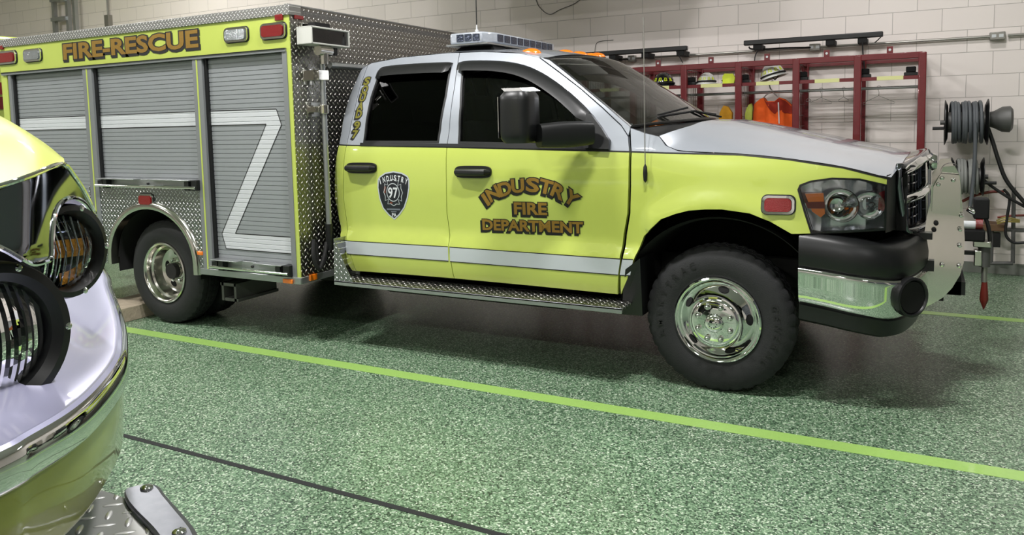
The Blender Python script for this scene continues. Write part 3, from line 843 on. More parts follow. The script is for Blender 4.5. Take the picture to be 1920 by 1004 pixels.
for (px, py, r) in ((1577, 386, 0.085), (1630, 386, 0.070)):
    p = S(px, py); y = g(p.x, p.y)
    m = MB(); m.lathe([(r, 0.0), (r * 0.97, 0.012), (r * 0.8, 0.032), (r * 0.5, 0.05), (r * 0.25, 0.058), (0.012, 0.06)], (p.x, y + 0.008, p.y), (0.15, 1, 0), 28, mi=0)
    m.lathe([(0.0, 0.03), (0.008, 0.03), (0.009, 0.06)], (p.x, y + 0.005, p.y), (0.15, 1, 0), 12, mi=1); m.build('reflector_bowl', [CHR, CLR], lamp)
m = MB(); q = SS((1508, 364), (1543, 363), (1546, 402), (1538, 409), (1522, 398)); fill(m, q, FND(-0.02), 0.2, thick=0.03); m.build('turn_signal', [AMB], lamp)
m = MB(); q = SS((1508.5, 380), (1545, 379), (1546, 392), (1514, 392)); fill(m, q, FND(-0.017), 0.2, thick=0.005); m.build('turn_signal_divider', [REDH], lamp)
m = MB(); q = SS((1648, 362), (1659, 358), (1659, 394), (1646, 394)); fill(m, q, FND(-0.02), 0.2, thick=0.02); m.build('red_insert', [REDL], lamp)  # red slab set inside the front end of the headlight

# --- warning lamps with chrome bezels
def wlamp(fn, c, wd, h, m_, name='warning_light', bez=CHR, nrm=(0, -1, 0), ins=0.26):
    """fn(a,b,off)->3D ; c centre 2D"""
    def rr(w_, h_, r=0.3, n=6):
        out = []; rad = min(w_, h_) * r
        for (sx, sy, a0) in ((1, 1, 0), (-1, 1, PI / 2), (-1, -1, PI), (1, -1, 3 * PI / 2)):
            for k in range(n): an = a0 + PI / 2 * k / (n - 1); out.append(Vector((c[0] + sx * (w_ / 2 - rad) + rad * math.cos(an), c[1] + sy * (h_ / 2 - rad) + rad * math.sin(an))))
        return out
    o = rr(wd, h); td = Vector(fn(*c, 0.0)) - Vector(fn(*c, 0.02)); td = td.normalized()
    mb = MB(); fill(mb, o, lambda a, b: fn(a, b, 0.018), 0.5, [rr(wd * (1 - ins * h / wd), h * (1 - ins))], thick=0.018, tdir=td, dens=0.5)
    fill(mb, rr(wd * 1.07, h * 1.09), lambda a, b: fn(a, b, 0.004), 0.5, thick=0.006, tdir=td, dens=0.5, mi=1)
    root = part(mb, name, [bez, BLK], smooth=30)
    m = MB(); fill(m, rr(wd * (1 - ins * h / wd) * 0.97, h * (1 - ins) * 0.97), lambda a, b: fn(a, b, 0.026), 0.5, thick=0.02, tdir=td, dens=0.5)
    m.build('lens', [m_], root, smooth=30, bevel=0.003)
    return root
a, b = S(1430, 366), S(1490, 402)
wlamp(lambda x, z, o: G(x, z, o), ((a.x + b.x) / 2, (a.y + b.y) / 2), abs(b.x - a.x), abs(a.y - b.y), REDL)
# whip antenna on the fender
m = MB(); pb = S(1212, 325); base = Vector(G(pb.x, pb.y, 0.02)); pt = at(1206.5, 32, 4.08)
m.cyl(base + Vector((0, 0, 0.04)), pt, 0.0028, 6, 1); m.lathe([(0.001, -0.05), (0.010, -0.04), (0.013, 0), (0.010, 0.035), (0.003, 0.05)], base, (0, 0, 1), 12, 0)
part(m, 'fender_antenna', [BLK, CNDT])
m = MB(); b0 = at(894, 57, 4.92); m.cyl(b0, b0 + Vector((0, 0, 0.9)), 0.004, 6, 0); m.lathe([(0.012, -0.10), (0.012, -0.03), (0.014, -0.01), (0.014, 0.0), (0.006, 0.008), (0.004, 0.04)], b0, (0, 0, 1), 14, 1)
part(m, 'roof_antenna', [BLK, LWHT])

# --- running board
z_t = at(628, 520, 3.90).z
m = MB(); pA = at(626.5, 534.5, 3.90); pB = at(1165.8, 588, 3.90)
zt, zb = 0.435, 0.40
zt = at(900, 553, 3.90).z; zb = at(900, 562.5, 3.90).z
m.bx(pA.x, pB.x, 3.90, 4.14, zt - 0.012, zt, 0); m.bx(pA.x, pB.x, 3.90, 3.915, zb, zt, 1); m.bx(pA.x, pB.x, 4.12, 4.14, zt, 0.50, 1)
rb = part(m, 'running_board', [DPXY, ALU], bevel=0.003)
m = MB(); q0 = [(pA.x, zt), (pA.x, at(630, 447, 3.93).z), (pA.x + 0.10, at(652, 500, 3.95).z), (pA.x + 0.16, zt)]
m.prism([(x, 3.905 + 0.03 * (z - zt), z) for x, z in q0], (0, 0.003, 0)); m.prism([(pA.x, 3.905, zt), (pA.x, 3.92, q0[1][1]), (pA.x, 4.14, q0[1][1]), (pA.x, 4.14, zt)], (0.003, 0, 0)); m.build('end_bracket', [DPXZ], rb, smooth=0)

# --- wheels
def tyre(face, wdt, R=0.402, rr=0.232, s=1):
    """profile from face (outer side) inwards; s=+1 axis +Y"""
    return [(rr, 0.022), (rr + 0.006, 0.012), (rr + 0.03, 0.002), (rr + 0.075, -0.004), (R - 0.055, 0.004), (R - 0.03, 0.014), (R - 0.012, 0.028), (R - 0.002, 0.040), (R, 0.055),
            (R, 0.078), (R - 0.009, 0.080), (R - 0.009, 0.088), (R, 0.090), (R + 0.002, wdt / 2 - 0.006), (R - 0.008, wdt / 2 - 0.004), (R - 0.008, wdt / 2 + 0.004), (R + 0.002, wdt / 2 + 0.006),
            (R, wdt - 0.090), (R - 0.009, wdt - 0.088), (R - 0.009, wdt - 0.080), (R, wdt - 0.078), (R, wdt - 0.055), (R - 0.012, wdt - 0.03), (R - 0.05, wdt - 0.006), (rr + 0.05, wdt + 0.002), (rr, wdt - 0.02)]
def make_tyre(name, X, Z, Yf, sgn, parent, wdt=0.235):
    m = MB()
    m.lathe(tyre(0, wdt), (X, Yf, Z), (0, sgn, 0), 144, wob=lambda i, j: (-0.008 if (j % 4 == 0) and 6 <= i <= 8 else 0) + (-0.007 if (j + (1 if i > 12 else 0)) % 3 == 0 and 9 <= i <= 21 else 0))
    return m.build(name, [RUB], parent, smooth=28)
def tyre_text(words, X, Z, Yf, sgn, parent, r=0.318, h=0.034):
    m = MB()
    for t, a0, step in words:
        for i, ch in enumerate(t):
            an = math.radians(a0 - i * step)     # clockwise, angle from +X
            cx, cz = X + r * math.cos(an), Z + r * math.sin(an); rot = an - PI / 2
            put_text(m, ch, lambda a, b: (a, Yf - sgn * 0.0065, b), cx, cz, h, None, rot, 0.03)
    m.build('sidewall_lettering', [RUBL], parent, smooth=0)
def front_wheel(Yf, sgn):
    X, Z = -0.957, 0.402
    wr = empty('front_wheel', (X, Yf, Z)); wr.parent = truck; wr.location = Vector((X, Yf, Z)) - WLOC[truck.name]
    ty = make_tyre('tyre', X, Z, Yf, sgn, wr)
    if sgn > 0: tyre_text([('AMERITRAC', 198, 10.5), ('GENERAL', 18, 9.5)], X, Z, Yf, sgn, wr)
    m = MB()   # chrome simulator: rim lip, dish, stepped hub
    m.lathe([(0.236, 0.014), (0.234, 0.002), (0.226, -0.004), (0.216, 0.0), (0.208, 0.012), (0.204, 0.024), (0.196, 0.026), (0.184, 0.018), (0.168, 0.004), (0.152, -0.012), (0.140, -0.026), (0.136, -0.034),
             (0.128, -0.036), (0.122, -0.044), (0.112, -0.048), (0.072, -0.052), (0.050, -0.054), (0.046, -0.060), (0.046, -0.075), (0.040, -0.082), (0.020, -0.088), (0.0, -0.089)], (X, Yf, Z), (0, sgn, 0), 72)
    m.build('wheel_cover', [CHR], wr, smooth=35)
    for k in range(8):
        an = 2 * PI * (k + 0.5) / 8; c = Vector((X + 0.092 * math.cos(an), Yf, Z + 0.092 * math.sin(an)))
        m = MB(); m.lathe([(0.016, -0.048), (0.016, -0.062), (0.012, -0.071), (0.006, -0.076), (0, -0.077)], c, (0, sgn, 0), 14); m.build('lug_nut', [CHR], wr)
    for k in range(5):
        an = math.radians(12 + 72 * k + 66); r = 0.176; ta = Vector((-math.sin(an), 0, math.cos(an))); ra = Vector((math.cos(an), 0, math.sin(an)))
        c = Vector((X, Yf, Z)) + ra * r; n = 20
        pts = [c + ta * 0.030 * math.cos(2 * PI * i / n) + ra * 0.015 * math.sin(2 * PI * i / n) for i in range(n)]
        yo = lambda p: interp([(0.15, -0.0155), (0.168, 0.002), (0.184, 0.016), (0.2, 0.025)], math.hypot(p.x - X, p.z - Z)) 
        m = MB(); m.add([Vector((p.x, Yf + sgn * (yo(p) - 0.003), p.z)) for p in pts], [tuple(range(n))]); m.build('hand_hole', [GAP], wr, smooth=0)
    m = MB()
    for k in range(10):
        an = 2 * PI * k / 10; m.tube([Vector((X + 0.018 * math.cos(an), Yf - sgn * 0.0895, Z + 0.018 * math.sin(an))), Vector((X + 0.05 * math.cos(an), Yf - sgn * 0.06, Z + 0.05 * math.sin(an)))], 0.003, 6)
    m.build('hub_cap_ribs', [CHRD], wr)
    return wr
front_wheel(4.105, 1); front_wheel(2 * YC - 4.105, -1)
def rear_wheel(Yf, sgn):
    X, Z = -5.125, 0.402
    wr = empty('rear_wheel', (X, Yf, Z)); wr.parent = truck; wr.location = Vector((X, Yf, Z)) - WLOC[truck.name]
    make_tyre('tyre', X, Z, Yf, sgn, wr, 0.225); make_tyre('inner_tyre', X, Z, Yf + sgn * 0.27, sgn, wr, 0.225)
    m = MB()
    m.lathe([(0.236, 0.014), (0.234, 0.002), (0.226, -0.003), (0.217, 0.002), (0.212, 0.012), (0.205, 0.05), (0.192, 0.06), (0.186, 0.10), (0.176, 0.125), (0.150, 0.140), (0.10, 0.142), (0.085, 0.130), (0.075, 0.128), (0.062, 0.126), (0.058, 0.095), (0.05, 0.086), (0.0, 0.084)], (X, Yf, Z), (0, sgn, 0), 64)
    m.build('wheel_dish', [ALUP], wr, smooth=35)
    for k in range(8):
        an = 2 * PI * (k + 0.5) / 8; c = Vector((X + 0.085 * math.cos(an), Yf, Z + 0.085 * math.sin(an)))
        m = MB(); m.lathe([(0.014, 0.132), (0.014, 0.108), (0.009, 0.100), (0, 0.099)], c, (0, sgn, 0), 12); m.build('lug_nut', [CHR], wr)
    for k in range(5):
        an = 2 * PI * k / 5 + 0.4; ta = Vector((-math.sin(an), 0, math.cos(an))); ra = Vector((math.cos(an), 0, math.sin(an))); c = Vector((X, Yf + sgn * 0.137, Z)) + ra * 0.136
        m = MB(); m.add([c + ta * 0.032 * math.cos(2 * PI * i / 18) + ra * 0.02 * math.sin(2 * PI * i / 18) + Vector((0, -sgn * 0.002 * 0, 0)) for i in range(18)], [tuple(range(18))]); m.build('hand_hole', [GAP], wr, smooth=0)
rear_wheel(3.885, 1); rear_wheel(2 * YC - 3.885, -1)
# wheel wells, mud flaps, frame and axles
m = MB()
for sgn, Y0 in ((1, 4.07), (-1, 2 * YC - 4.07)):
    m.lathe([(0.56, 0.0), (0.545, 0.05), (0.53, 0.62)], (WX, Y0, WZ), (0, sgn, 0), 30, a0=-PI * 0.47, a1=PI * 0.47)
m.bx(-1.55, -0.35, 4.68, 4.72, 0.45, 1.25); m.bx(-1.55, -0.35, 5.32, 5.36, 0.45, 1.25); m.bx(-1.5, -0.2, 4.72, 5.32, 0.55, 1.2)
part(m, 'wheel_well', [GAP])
m = MB(); q = [at(*p, 4.10) for p in ((1183, 500), (1210, 480), (1206, 592), (1166, 589))]
m.prism([G(p.x, p.z, 0.012) for p in q], (0, 0.25, 0)); part(m, 'mud_flap', [BLK], mir=True)
m = MB()
q = [S(1484, 440), S(1500, 470), S(1516, 520), S(1530, 556), S(1537, 606)]
rows = [[(p.x, g(p.x, p.y) + 0.005, p.y), (p.x - 0.02, g(p.x, p.y) + 0.3, p.y)] for p in q]
rows2 = [[(p.x, g(p.x, p.y) + 0.005, p.y), (p.x + 0.1, g(p.x, p.y) + 0.02, p.y)] for p in q]
m.grid(rows); part(m, 'arch_liner', [BLK], mir=True)
m = MB()
for yy in (4.6, 5.44): m.bx(-7.4, -0.15, yy - 0.04, yy + 0.04, 0.52, 0.68)
for xx in (-6.6, -4.4, -3.5, -2.4): m.bx(xx - 0.04, xx + 0.04, 4.6, 5.44, 0.55, 0.66)
m.cyl((-5.125, 3.95, 0.402), (-5.125, 6.09, 0.402), 0.06); m.cyl((-0.933, 4.2, 0.402), (-0.933, 5.84, 0.402), 0.05)
m.lathe([(0.02, -0.18), (0.16, -0.1), (0.18, 0), (0.16, 0.1), (0.02, 0.18)], (-5.125, YC, 0.40), (0, 1, 0), 20); m.lathe([(0.02, -0.15), (0.12, -0.08), (0.14, 0), (0.12, 0.08), (0.02, 0.15)], (-0.933, 5.2, 0.40), (0, 1, 0), 20)
m.cyl((-5.1, YC, 0.42), (-1.6, YC, 0.55), 0.045); m.bx(-2.0, -1.2, 4.75, 5.3, 0.38, 0.8)
part(m, 'chassis_frame', [UND])
m = MB(); m.bx(-4.3, -3.72, 4.35, 4.55, 0.34, 0.62); m.bx(-3.3, -1.9, 4.25, 4.52, 0.33, 0.52); part(m, 'fuel_tank', [UND], mir=True, bevel=0.03)
m = MB(); m.tube([(-1.4, 5.6, 0.4), (-3.0, 5.6, 0.38), (-4.4, 5.7, 0.38), (-4.6, 6.1, 0.36)], 0.045, 12); part(m, 'exhaust_pipe', [UND])
# receiver tube under the box
m = MB(); a = at(415, 530, 3.95); b = at(440, 566, 3.95)
cxr = (a.x + b.x) / 2; 
for (x0, x1, z0, z1) in ((a.x - .01, b.x + .02, a.z - 0.022, a.z), (a.x + .03, b.x + .04, b.z, b.z + 0.022), (a.x, a.x + 0.022, b.z, a.z), (b.x, b.x + 0.022, b.z, a.z)): m.bx(x0, x1, 3.95, 4.35, z0, z1)
part(m, 'receiver_tube', [GRYP])

# --- bumper
def fx(Y, d=0.0):   # plan curve of the nose: X as function of distance from the centreline
    t = abs(Y - YC) / 0.99; return 0.045 + d - 0.10 * t ** 3 - 0.42 * max(0, t - 0.90) ** 1.0 * 10 * 0.10 - 0.0
def nose(n=15, wdt=0.99, d=0.0):
    """plan curve: along the near side, round the corner, to the centreline"""
    P = [(-0.53, YC - wdt), (-0.40, YC - wdt), (-0.30, YC - wdt + 0.005), (-0.20, YC - wdt + 0.03), (-0.12, YC - wdt + 0.085), (-0.06, YC - wdt + 0.17), (-0.02, YC - wdt + 0.30), (0.015, YC - wdt + 0.5), (0.035, YC - wdt + 0.75), (0.042, YC)]
    c = smooth_curve([Vector((x + d, y, 0)) for x, y in P], 3)
    return c + [Vector((p.x, 2 * YC - p.y, 0)) for p in c[::-1][1:]]
NC = nose()
def nose_n(C, i):
    t = (C[min(i + 1, len(C) - 1)] - C[max(i - 1, 0)]).normalized(); return Vector((t.y, -t.x, 0))
def loft(C, prof, x0cut=None):
    rows = []
    for i, p in enumerate(C):
        n = nose_n(C, i); s = min(1.0, abs(i - (len(C) - 1) / 2) / ((len(C) - 1) / 2)) ; fr = 1 - s
        rows.append([tuple(p + n * o + Vector((0, 0, z(fr) if callable(z) else z))) for o, z in prof])
    return rows
def fz(side, front): return lambda f: side + (front - side) * min(1, f * 2.2)
m = MB(); m.grid(loft(NC, [(-0.12, fz(0.925, 0.86)), (-0.02, fz(0.915, 0.85)), (0.012, fz(0.89, 0.82)), (0.022, fz(0.82, 0.76)), (0.02, fz(0.755, 0.70)), (0.0, fz(0.735, 0.68)), (-0.06, fz(0.733, 0.678))]))
part(m, 'bumper_top_cover', [BLK], smooth=50)
m = MB(); m.grid(loft(NC, [(-0.04, fz(0.744, 0.69)), (0.012, fz(0.742, 0.688)), (0.026, fz(0.735, 0.68)), (0.030, fz(0.72, 0.665)), (0.026, fz(0.705, 0.65)), (0.022, fz(0.65, 0.58)), (0.008, fz(0.585, 0.51)), (-0.02, fz(0.548, 0.475)), (-0.06, fz(0.538, 0.465))]))
bmp = part(m, 'chrome_bumper', [CHR], smooth=50)
NV_ = [p for p in NC]
m = MB(); m.grid(loft(NV_, [(-0.05, fz(0.555, 0.49)), (-0.012, fz(0.545, 0.475)), (-0.02, fz(0.47, 0.40)), (-0.06, fz(0.45, 0.385)), (-0.15, fz(0.45, 0.385))]))
part(m, 'bumper_valance', [BLK], smooth=50)
for sgn in (1, -1):
    yv = lambda y: y if sgn > 0 else 2 * YC - y
    n = Vector((0.75, -0.66 * sgn, 0)).normalized(); c = Vector((-0.028, yv(4.162), 0.60))
    m = MB(); m.lathe([(0.098, -0.02), (0.098, 0.012), (0.088, 0.016), (0.082, 0.008), (0.074, -0.03), (0.06, -0.05)], c, n, 30, mi=0); m.lathe([(0.0, 0.004), (0.05, 0.004), (0.078, 0.008)], c, n, 24, mi=1)
    m.build('fog_light_opening', [BLK, GAP], bmp if sgn > 0 else bmp)
# --- grille
def gx(Y, z):
    t = abs(Y - YC) / 0.69; return 0.035 - 0.13 * t ** 2.2 + 0.03 * (1.05 - z)
def GR(Y, z, o=0.0): return (gx(Y, z) + o, Y, z)
m = MB(); 
def band(pts, wd, o, mi=0, mb=None):
    ribbon(mb or m, [Vector(p) for p in pts], wd, lambda a, b: GR(a, b, o), mi, 0.05)
gr_out = [(YC - 0.69, 1.205), (YC - 0.62, 1.225), (YC - 0.3, 1.262), (YC, 1.272), (YC + 0.3, 1.262), (YC + 0.62, 1.225), (YC + 0.69, 1.205), (YC + 0.64, 0.93), (YC + 0.55, 0.885), (YC, 0.87), (YC - 0.55, 0.885), (YC - 0.64, 0.93)]
m = MB(); fill(m, gr_out, lambda a, b: GR(a, b, -0.05), 0.1); gri = part(m, 'grille', [BLK])
m = MB()
pts = [GR(a, b, 0.0) for a, b in gr_out]; pts = smooth_curve(pts, 3, True); m.tube(pts, 0.018, 10, closed=True); m.build('grille_frame', [CHRD], gri, smooth=50); m = MB()
rows = []
for k in range(25):   # chrome header that laps on to the hood
    Y = YC - 0.70 + 1.40 * k / 24; u = (Y - HR[-1][0][1]) / (HR[-1][-1][1] - HR[-1][0][1]) * 40; i0 = int(u); a = Vector(HR[-1][i0]); b_ = Vector(HR[-1][min(40, i0 + 1)]); h = a + (b_ - a) * (u - i0)
    e = Vector(GR(Y, interp([(0, 1.272), (0.3, 1.262), (0.62, 1.225), (0.70, 1.20)], abs(Y - YC)), 0.02))
    mid = (h + e) / 2 + Vector((0.03, 0, 0.012)); rows.append([tuple(h + Vector((0.002, 0, 0))), tuple(h * 0.6 + mid * 0.4 + Vector((0.008, 0, 0.004))), tuple(mid), tuple(e + Vector((0.012, 0, -0.01))), tuple(e + Vector((-0.01, 0, -0.04)))])
m.grid(rows)
m.build('grille_surround', [CHR], gri, smooth=50)
m = MB(); m.tube([GR(YC, z, -0.005) for z in (0.88, 1.0, 1.1, 1.26)], 0.03, 10); m.tube([GR(YC + y, 1.075 - 0.04 * abs(y), -0.005) for y in (-0.67, -0.4, -0.2, 0, 0.2, 0.4, 0.67)], 0.026, 10); m.build('grille_cross_bar', [CHR], gri, smooth=50)
m = MB()
for k in range(1, 8):
    for s in (-1, 1): m.tube([GR(YC + s * k * 0.083, z, -0.035) for z in (0.90, 1.05, 1.235 - 0.004 * k)], 0.007, 6)
for z in (0.94, 0.99, 1.12, 1.165, 1.21): m.tube([GR(YC + y, z, -0.035) for y in (-0.64, -0.35, 0, 0.35, 0.64)], 0.006, 6)
m.build('grille_mesh_bars', [CHRD], gri)
m = MB(); m.lathe([(0.0, 0.045), (0.04, 0.04), (0.05, 0.02), (0.05, 0)], GR(YC, 1.215, 0.01), (1, 0, 0), 20, cx=1.1); m.build('grille_badge', [CHR], gri)
# filler from headlight to grille across the nose (near/far)
m = MB()
rows = []
for i in range(8):
    t = i / 7; p0 = S(1662, 347); p1 = S(1661, 431)
    for_ = []
    Ya = g(p0.x, p0.y); Y = Ya + (YC - 0.66 - Ya) * t; 
    xx = p0.x + (gx(YC - 0.66, 1.05) - 0.02 - p0.x) * t ** 0.7
    rows.append([(xx, Y + 0.004, 1.195 + 0.01 * t), (xx, Y + 0.004, 1.05), (xx, Y + 0.004, 0.91)])
m.grid(rows); part(m, 'lamp_side_filler', [BLK], mir=True)
m = MB(); m.bx(-0.25, -0.06, 4.35, 5.69, 0.9, 1.2); part(m, 'radiator_core', [GAP])

# --- clearance lamps, light bar
def clr(px, py, Y, i):
    p = at(px, py, Y); m = MB()
    rows = []
    for k in range(9):
        th = PI / 2 * k / 8; r = math.cos(th); rows.append([(p.x - 0.0 + 0.075 * r * math.cos(a), p.y + 0.04 * r * math.sin(a), p.z - 0.018 + 0.040 * math.sin(th)) for a in [2 * PI * j / 24 for j in range(25)]])
    m.grid(rows); m.prism([(p.x + 0.078 * math.cos(a), p.y + 0.043 * math.sin(a), p.z - 0.05) for a in [2 * PI * j / 20 for j in range(20)]], (0, 0, 0.033), 1)
    part(m, 'clearance_light', [AMB, BLK], smooth=60)
clr(995, 97, 4.42, 0); clr(1058, 99, 4.86, 1); clr(1084, 102, 5.02, 2); clr(1106, 105, 5.18, 3); clr(1118, 104, 5.62, 4)
lb = part(MB().bx(-2.86, -2.54, 4.46, 5.58, 2.016, 2.026), 'light_bar', [ALU])
m = MB()
def dome(z0, z1, e=0.0):
    return [(-2.88 - e, 4.56), (-2.82 - e, 4.45 - e), (-2.58 + e, 4.45 - e), (-2.53 + e, 4.56), (-2.53 + e, 5.48), (-2.58 + e, 5.59 + e), (-2.82 - e, 5.59 + e), (-2.88 - e, 5.48)]
m = MB(); m.prism([(x, y, 2.026) for x, y in dome(0, 0)], (0, 0, 0.072)); m.build('clear_dome', [LBAR], lb, bevel=0.012)
for k in range(9):
    m = MB(); y0 = 4.58 + k * 0.098; m.bx(-2.529, -2.523, y0, y0 + 0.075, 2.038, 2.086); m.build('lamp_module', [LBARD], lb); m = MB(); m.bx(-2.887, -2.881, y0, y0 + 0.075, 2.038, 2.086); m.build('lamp_module', [LBARD], lb)
for k in range(3):
    m = MB(); x0 = -2.765 + k * 0.062; m.bx(x0, x0 + 0.05, 4.441, 4.449, 2.038, 2.086); m.build('lamp_module', [LBARD], lb)
for yy in (4.62, 5.42):
    m = MB(); m.prism([(-2.88, yy - 0.12, 1.955), (-2.50, yy - 0.12, 1.955), (-2.56, yy - 0.06, 2.018), (-2.80, yy - 0.06, 2.018)], (0, 0.18, 0)); m.build('mounting_foot', [BLK], lb, smooth=0)

# ================================================================== the utility box (still the truck)
BX0, BX1, BY0, BY1, BZ0, BZ1 = -6.97, -3.655, 3.82, 6.22, 0.44, 2.225
def B(px, py, Y=BY0): p = at(px, py, Y); return Vector((p.x, p.z))
def FB(o): return lambda x, z: (x, BY0 - o, z)
m = MB()
m.bx(BX0, BX1 - 0.003, BY0 + 0.06, BY1, 1.05, BZ1 + 0.04, 0); m.bx(BX0, -5.82, BY0 + 0.06, BY1, BZ0 + 0.02, 1.05, 0); m.bx(-4.50, BX1 - 0.003, BY0 + 0.06, BY1, BZ0 + 0.02, 1.05, 0)
m.bx(-5.82, -4.50, 4.5, 5.54, 0.62, 1.05, 0)
part(m, 'box_body', [JAMB], smooth=0)
m = MB(); m.bx(BX1 - 0.003, BX1, BY0 + 0.006, BY1, BZ0 + 0.02, BZ1 + 0.068); part(m, 'front_tread_panel', [DPYZ], smooth=0)
# header, corner posts in yellow
zh0 = B(300, 114).y; zh0 = 1.998
m = MB(); m.bx(BX0, BX1 - 0.0035, BY0, BY0 + 0.06, 2.006, BZ1); hdr = part(m, 'yellow_header', [YEL], smooth=0)
for xa, xb in ((B(539, 200).x, BX1 - 0.0035), (BX0, B(17, 200).x)): part(MB().bx(xa, xb, BY0 + 0.0005, BY0 + 0.06, 0.487, 2.006), 'yellow_corner_post', [YEL], smooth=0)
m = MB(); m.bx(BX0 - 0.01, BX1 + 0.012, BY0 - 0.012, BY0 + 0.10, BZ1, 2.292); m.bx(BX1 - 0.03, BX1 + 0.004, BY0 - 0.012, BY1, 2.285, 2.297); m.bx(BX0, BX1, BY0 + 0.1, BY1, BZ1, 2.27)
part(m, 'roof_rail', [diamond('tread_plate_rail', (0, 2), (176, 175, 172), 0.034, 0.34, 0.7, metal=0.6)], bevel=0.004)
m = MB(); m.bx(B(372, 510).x - 0.02, BX1 + 0.002, BY0 - 0.008, BY0 + 0.08, BZ0, 0.487); m.bx(BX1 - 0.03, BX1 + 0.003, BY0, BY1, BZ0, 0.487); part(m, 'bottom_rail', [ALU], bevel=0.004)
m = MB(); m.bx(BX0 + 0.03, B(537, 95).x, BY0 - 0.014, BY0 + 0.02, 1.990, 2.008, 0); m.bx(BX0 + 0.03, B(537, 95).x, BY0 - 0.020, BY0, 2.008, 2.013, 1); part(m, 'drip_rail', [JAMB, BLK])
# shutters
def shutter(x0, x1, z0, z1, name):
    pitch = 0.0315; yb = BY0 + 0.030; m = MB(); rows = []
    def yz(z):
        f = ((z - z0) / pitch) % 1.0
        d = 0.004 if (f < 0.07 or f > 0.93) else 0.0
        return yb + d
    z = z0; zs = []
    while z < z1:
        for f in (0.0, 0.05, 0.10, 0.90, 0.95): zs.append(min(z1, z + f * pitch))
        z += pitch
    zs.append(z1)
    rows = [[(x0, yz(z), z), (x1, yz(z), z)] for z in zs]
    m.grid(rows); o = part(m, name, [SLAT], smooth=0)
    return o, yz
jA0, jA1, jA2 = B(155.5, 135).x, B(172.5, 135).x, B(176, 135).x     # jambs between shutters
jB0, jB1, jB2 = B(361.5, 120).x, B(379, 118).x, B(383, 118).x
SH = [(B(23, 145).x, jA0, 0.50, 1.985), (jA2, jB0, 1.075, 1.985), (jB2, B(529, 110).x, 0.50, 1.985)]
shs = [shutter(*s, 'roller_shutter') for s in SH]
for (a0, a1, zb) in ((jA0, jA1, 0.487), (jB0, jB1, 0.487)):
    m = MB(); m.bx(a0, a1, BY0 - 0.006, BY0 + 0.06, zb, 1.992); m.bx((a0 + a1) / 2 - 0.008, (a0 + a1) / 2 + 0.004, BY0 - 0.009, BY0 - 0.005, zb, 1.985, 1)
    m.bx(a1, a1 + 0.026, BY0 + 0.012, BY0 + 0.04, zb, 1.985, 2)
    part(m, 'door_jamb', [JAMB, YEL, BLK], smooth=0)
m = MB(); m.bx(B(530, 110).x, B(538.5, 110).x, BY0 - 0.006, BY0 + 0.06, 0.487, 1.992); part(m, 'door_jamb', [JAMB], smooth=0)
m = MB(); m.bx(B(16, 145).x, B(21, 145).x, BY0 - 0.006, BY0 + 0.06, 0.487, 1.992); m.bx(B(21, 145).x, B(23.5, 145).x, BY0 + 0.01, BY0 + 0.04, 0.487, 1.985, 1)
part(m, 'door_jamb', [JAMB, BLK], smooth=0)
# reflective Z stripe on the slats
zt1, zt0 = 1.622, 1.519; zl1, zl0 = 0.752, 0.638
Zpoly = {0: [(SH[0][0], zt0), (SH[0][1], zt0), (SH[0][1], zt1), (SH[0][0], zt1)],
         1: [(SH[1][0], zt0), (SH[1][1], zt0), (SH[1][1], zt1), (SH[1][0], zt1)],
         2: [(SH[2][0], zt1), (-3.835, zt1 - 0.004), (-3.795, 1.512), (-4.285, zl1), (SH[2][1], zl1), (SH[2][1], zl0), (-4.385, zl0), (-4.420, 0.745), (-3.935, zt0), (SH[2][0], zt0)]}
for i, pl in Zpoly.items():
    o, yz = shs[i]; z0 = SH[i][2]; pl = [Vector(p) for p in pl]
    lines = []; k = 0
    zmin, zmax = min(p.y for p in pl), max(p.y for p in pl)
    z = z0
    m = MB()
    def fnn(x, z, yz=yz): return (x, yz(z) - 0.0012, z)
    # horizontal constraint lines at each slat seam keep the seams crisp
    while z < zmax:
        for dz in (-0.0034, 0.0, 0.0034):
            zz = z + dz
            if zz > zmin:
                run = []; x = min(p.x for p in pl) + 0.002; X1 = max(p.x for p in pl)
                while x < X1:
                    if inside((x, zz), pl): run.append(Vector((x, zz)))
                    elif len(run) > 1: lines.append([run[0], run[-1]]); run = []
                    else: run = []
                    x += 0.004
                if len(run) > 1: lines.append([run[0], run[-1]])
        z += 0.0315
    fill(m, pl, fnn, 5, lines=lines, dens=0.5)
    def outl(x, z, yz=yz): return (x, BY0 + 0.030 - 0.0018, z)
    n = len(pl)
    for a, b in zip(pl, pl[1:] + pl[:1]):
        if abs(a.x - b.x) < 1e-4: continue
        ribbon(m, [a, b], 0.006, outl, 1, 0.5)
    m.build('reflective_band', [WHT, LBLK], o, smooth=0)
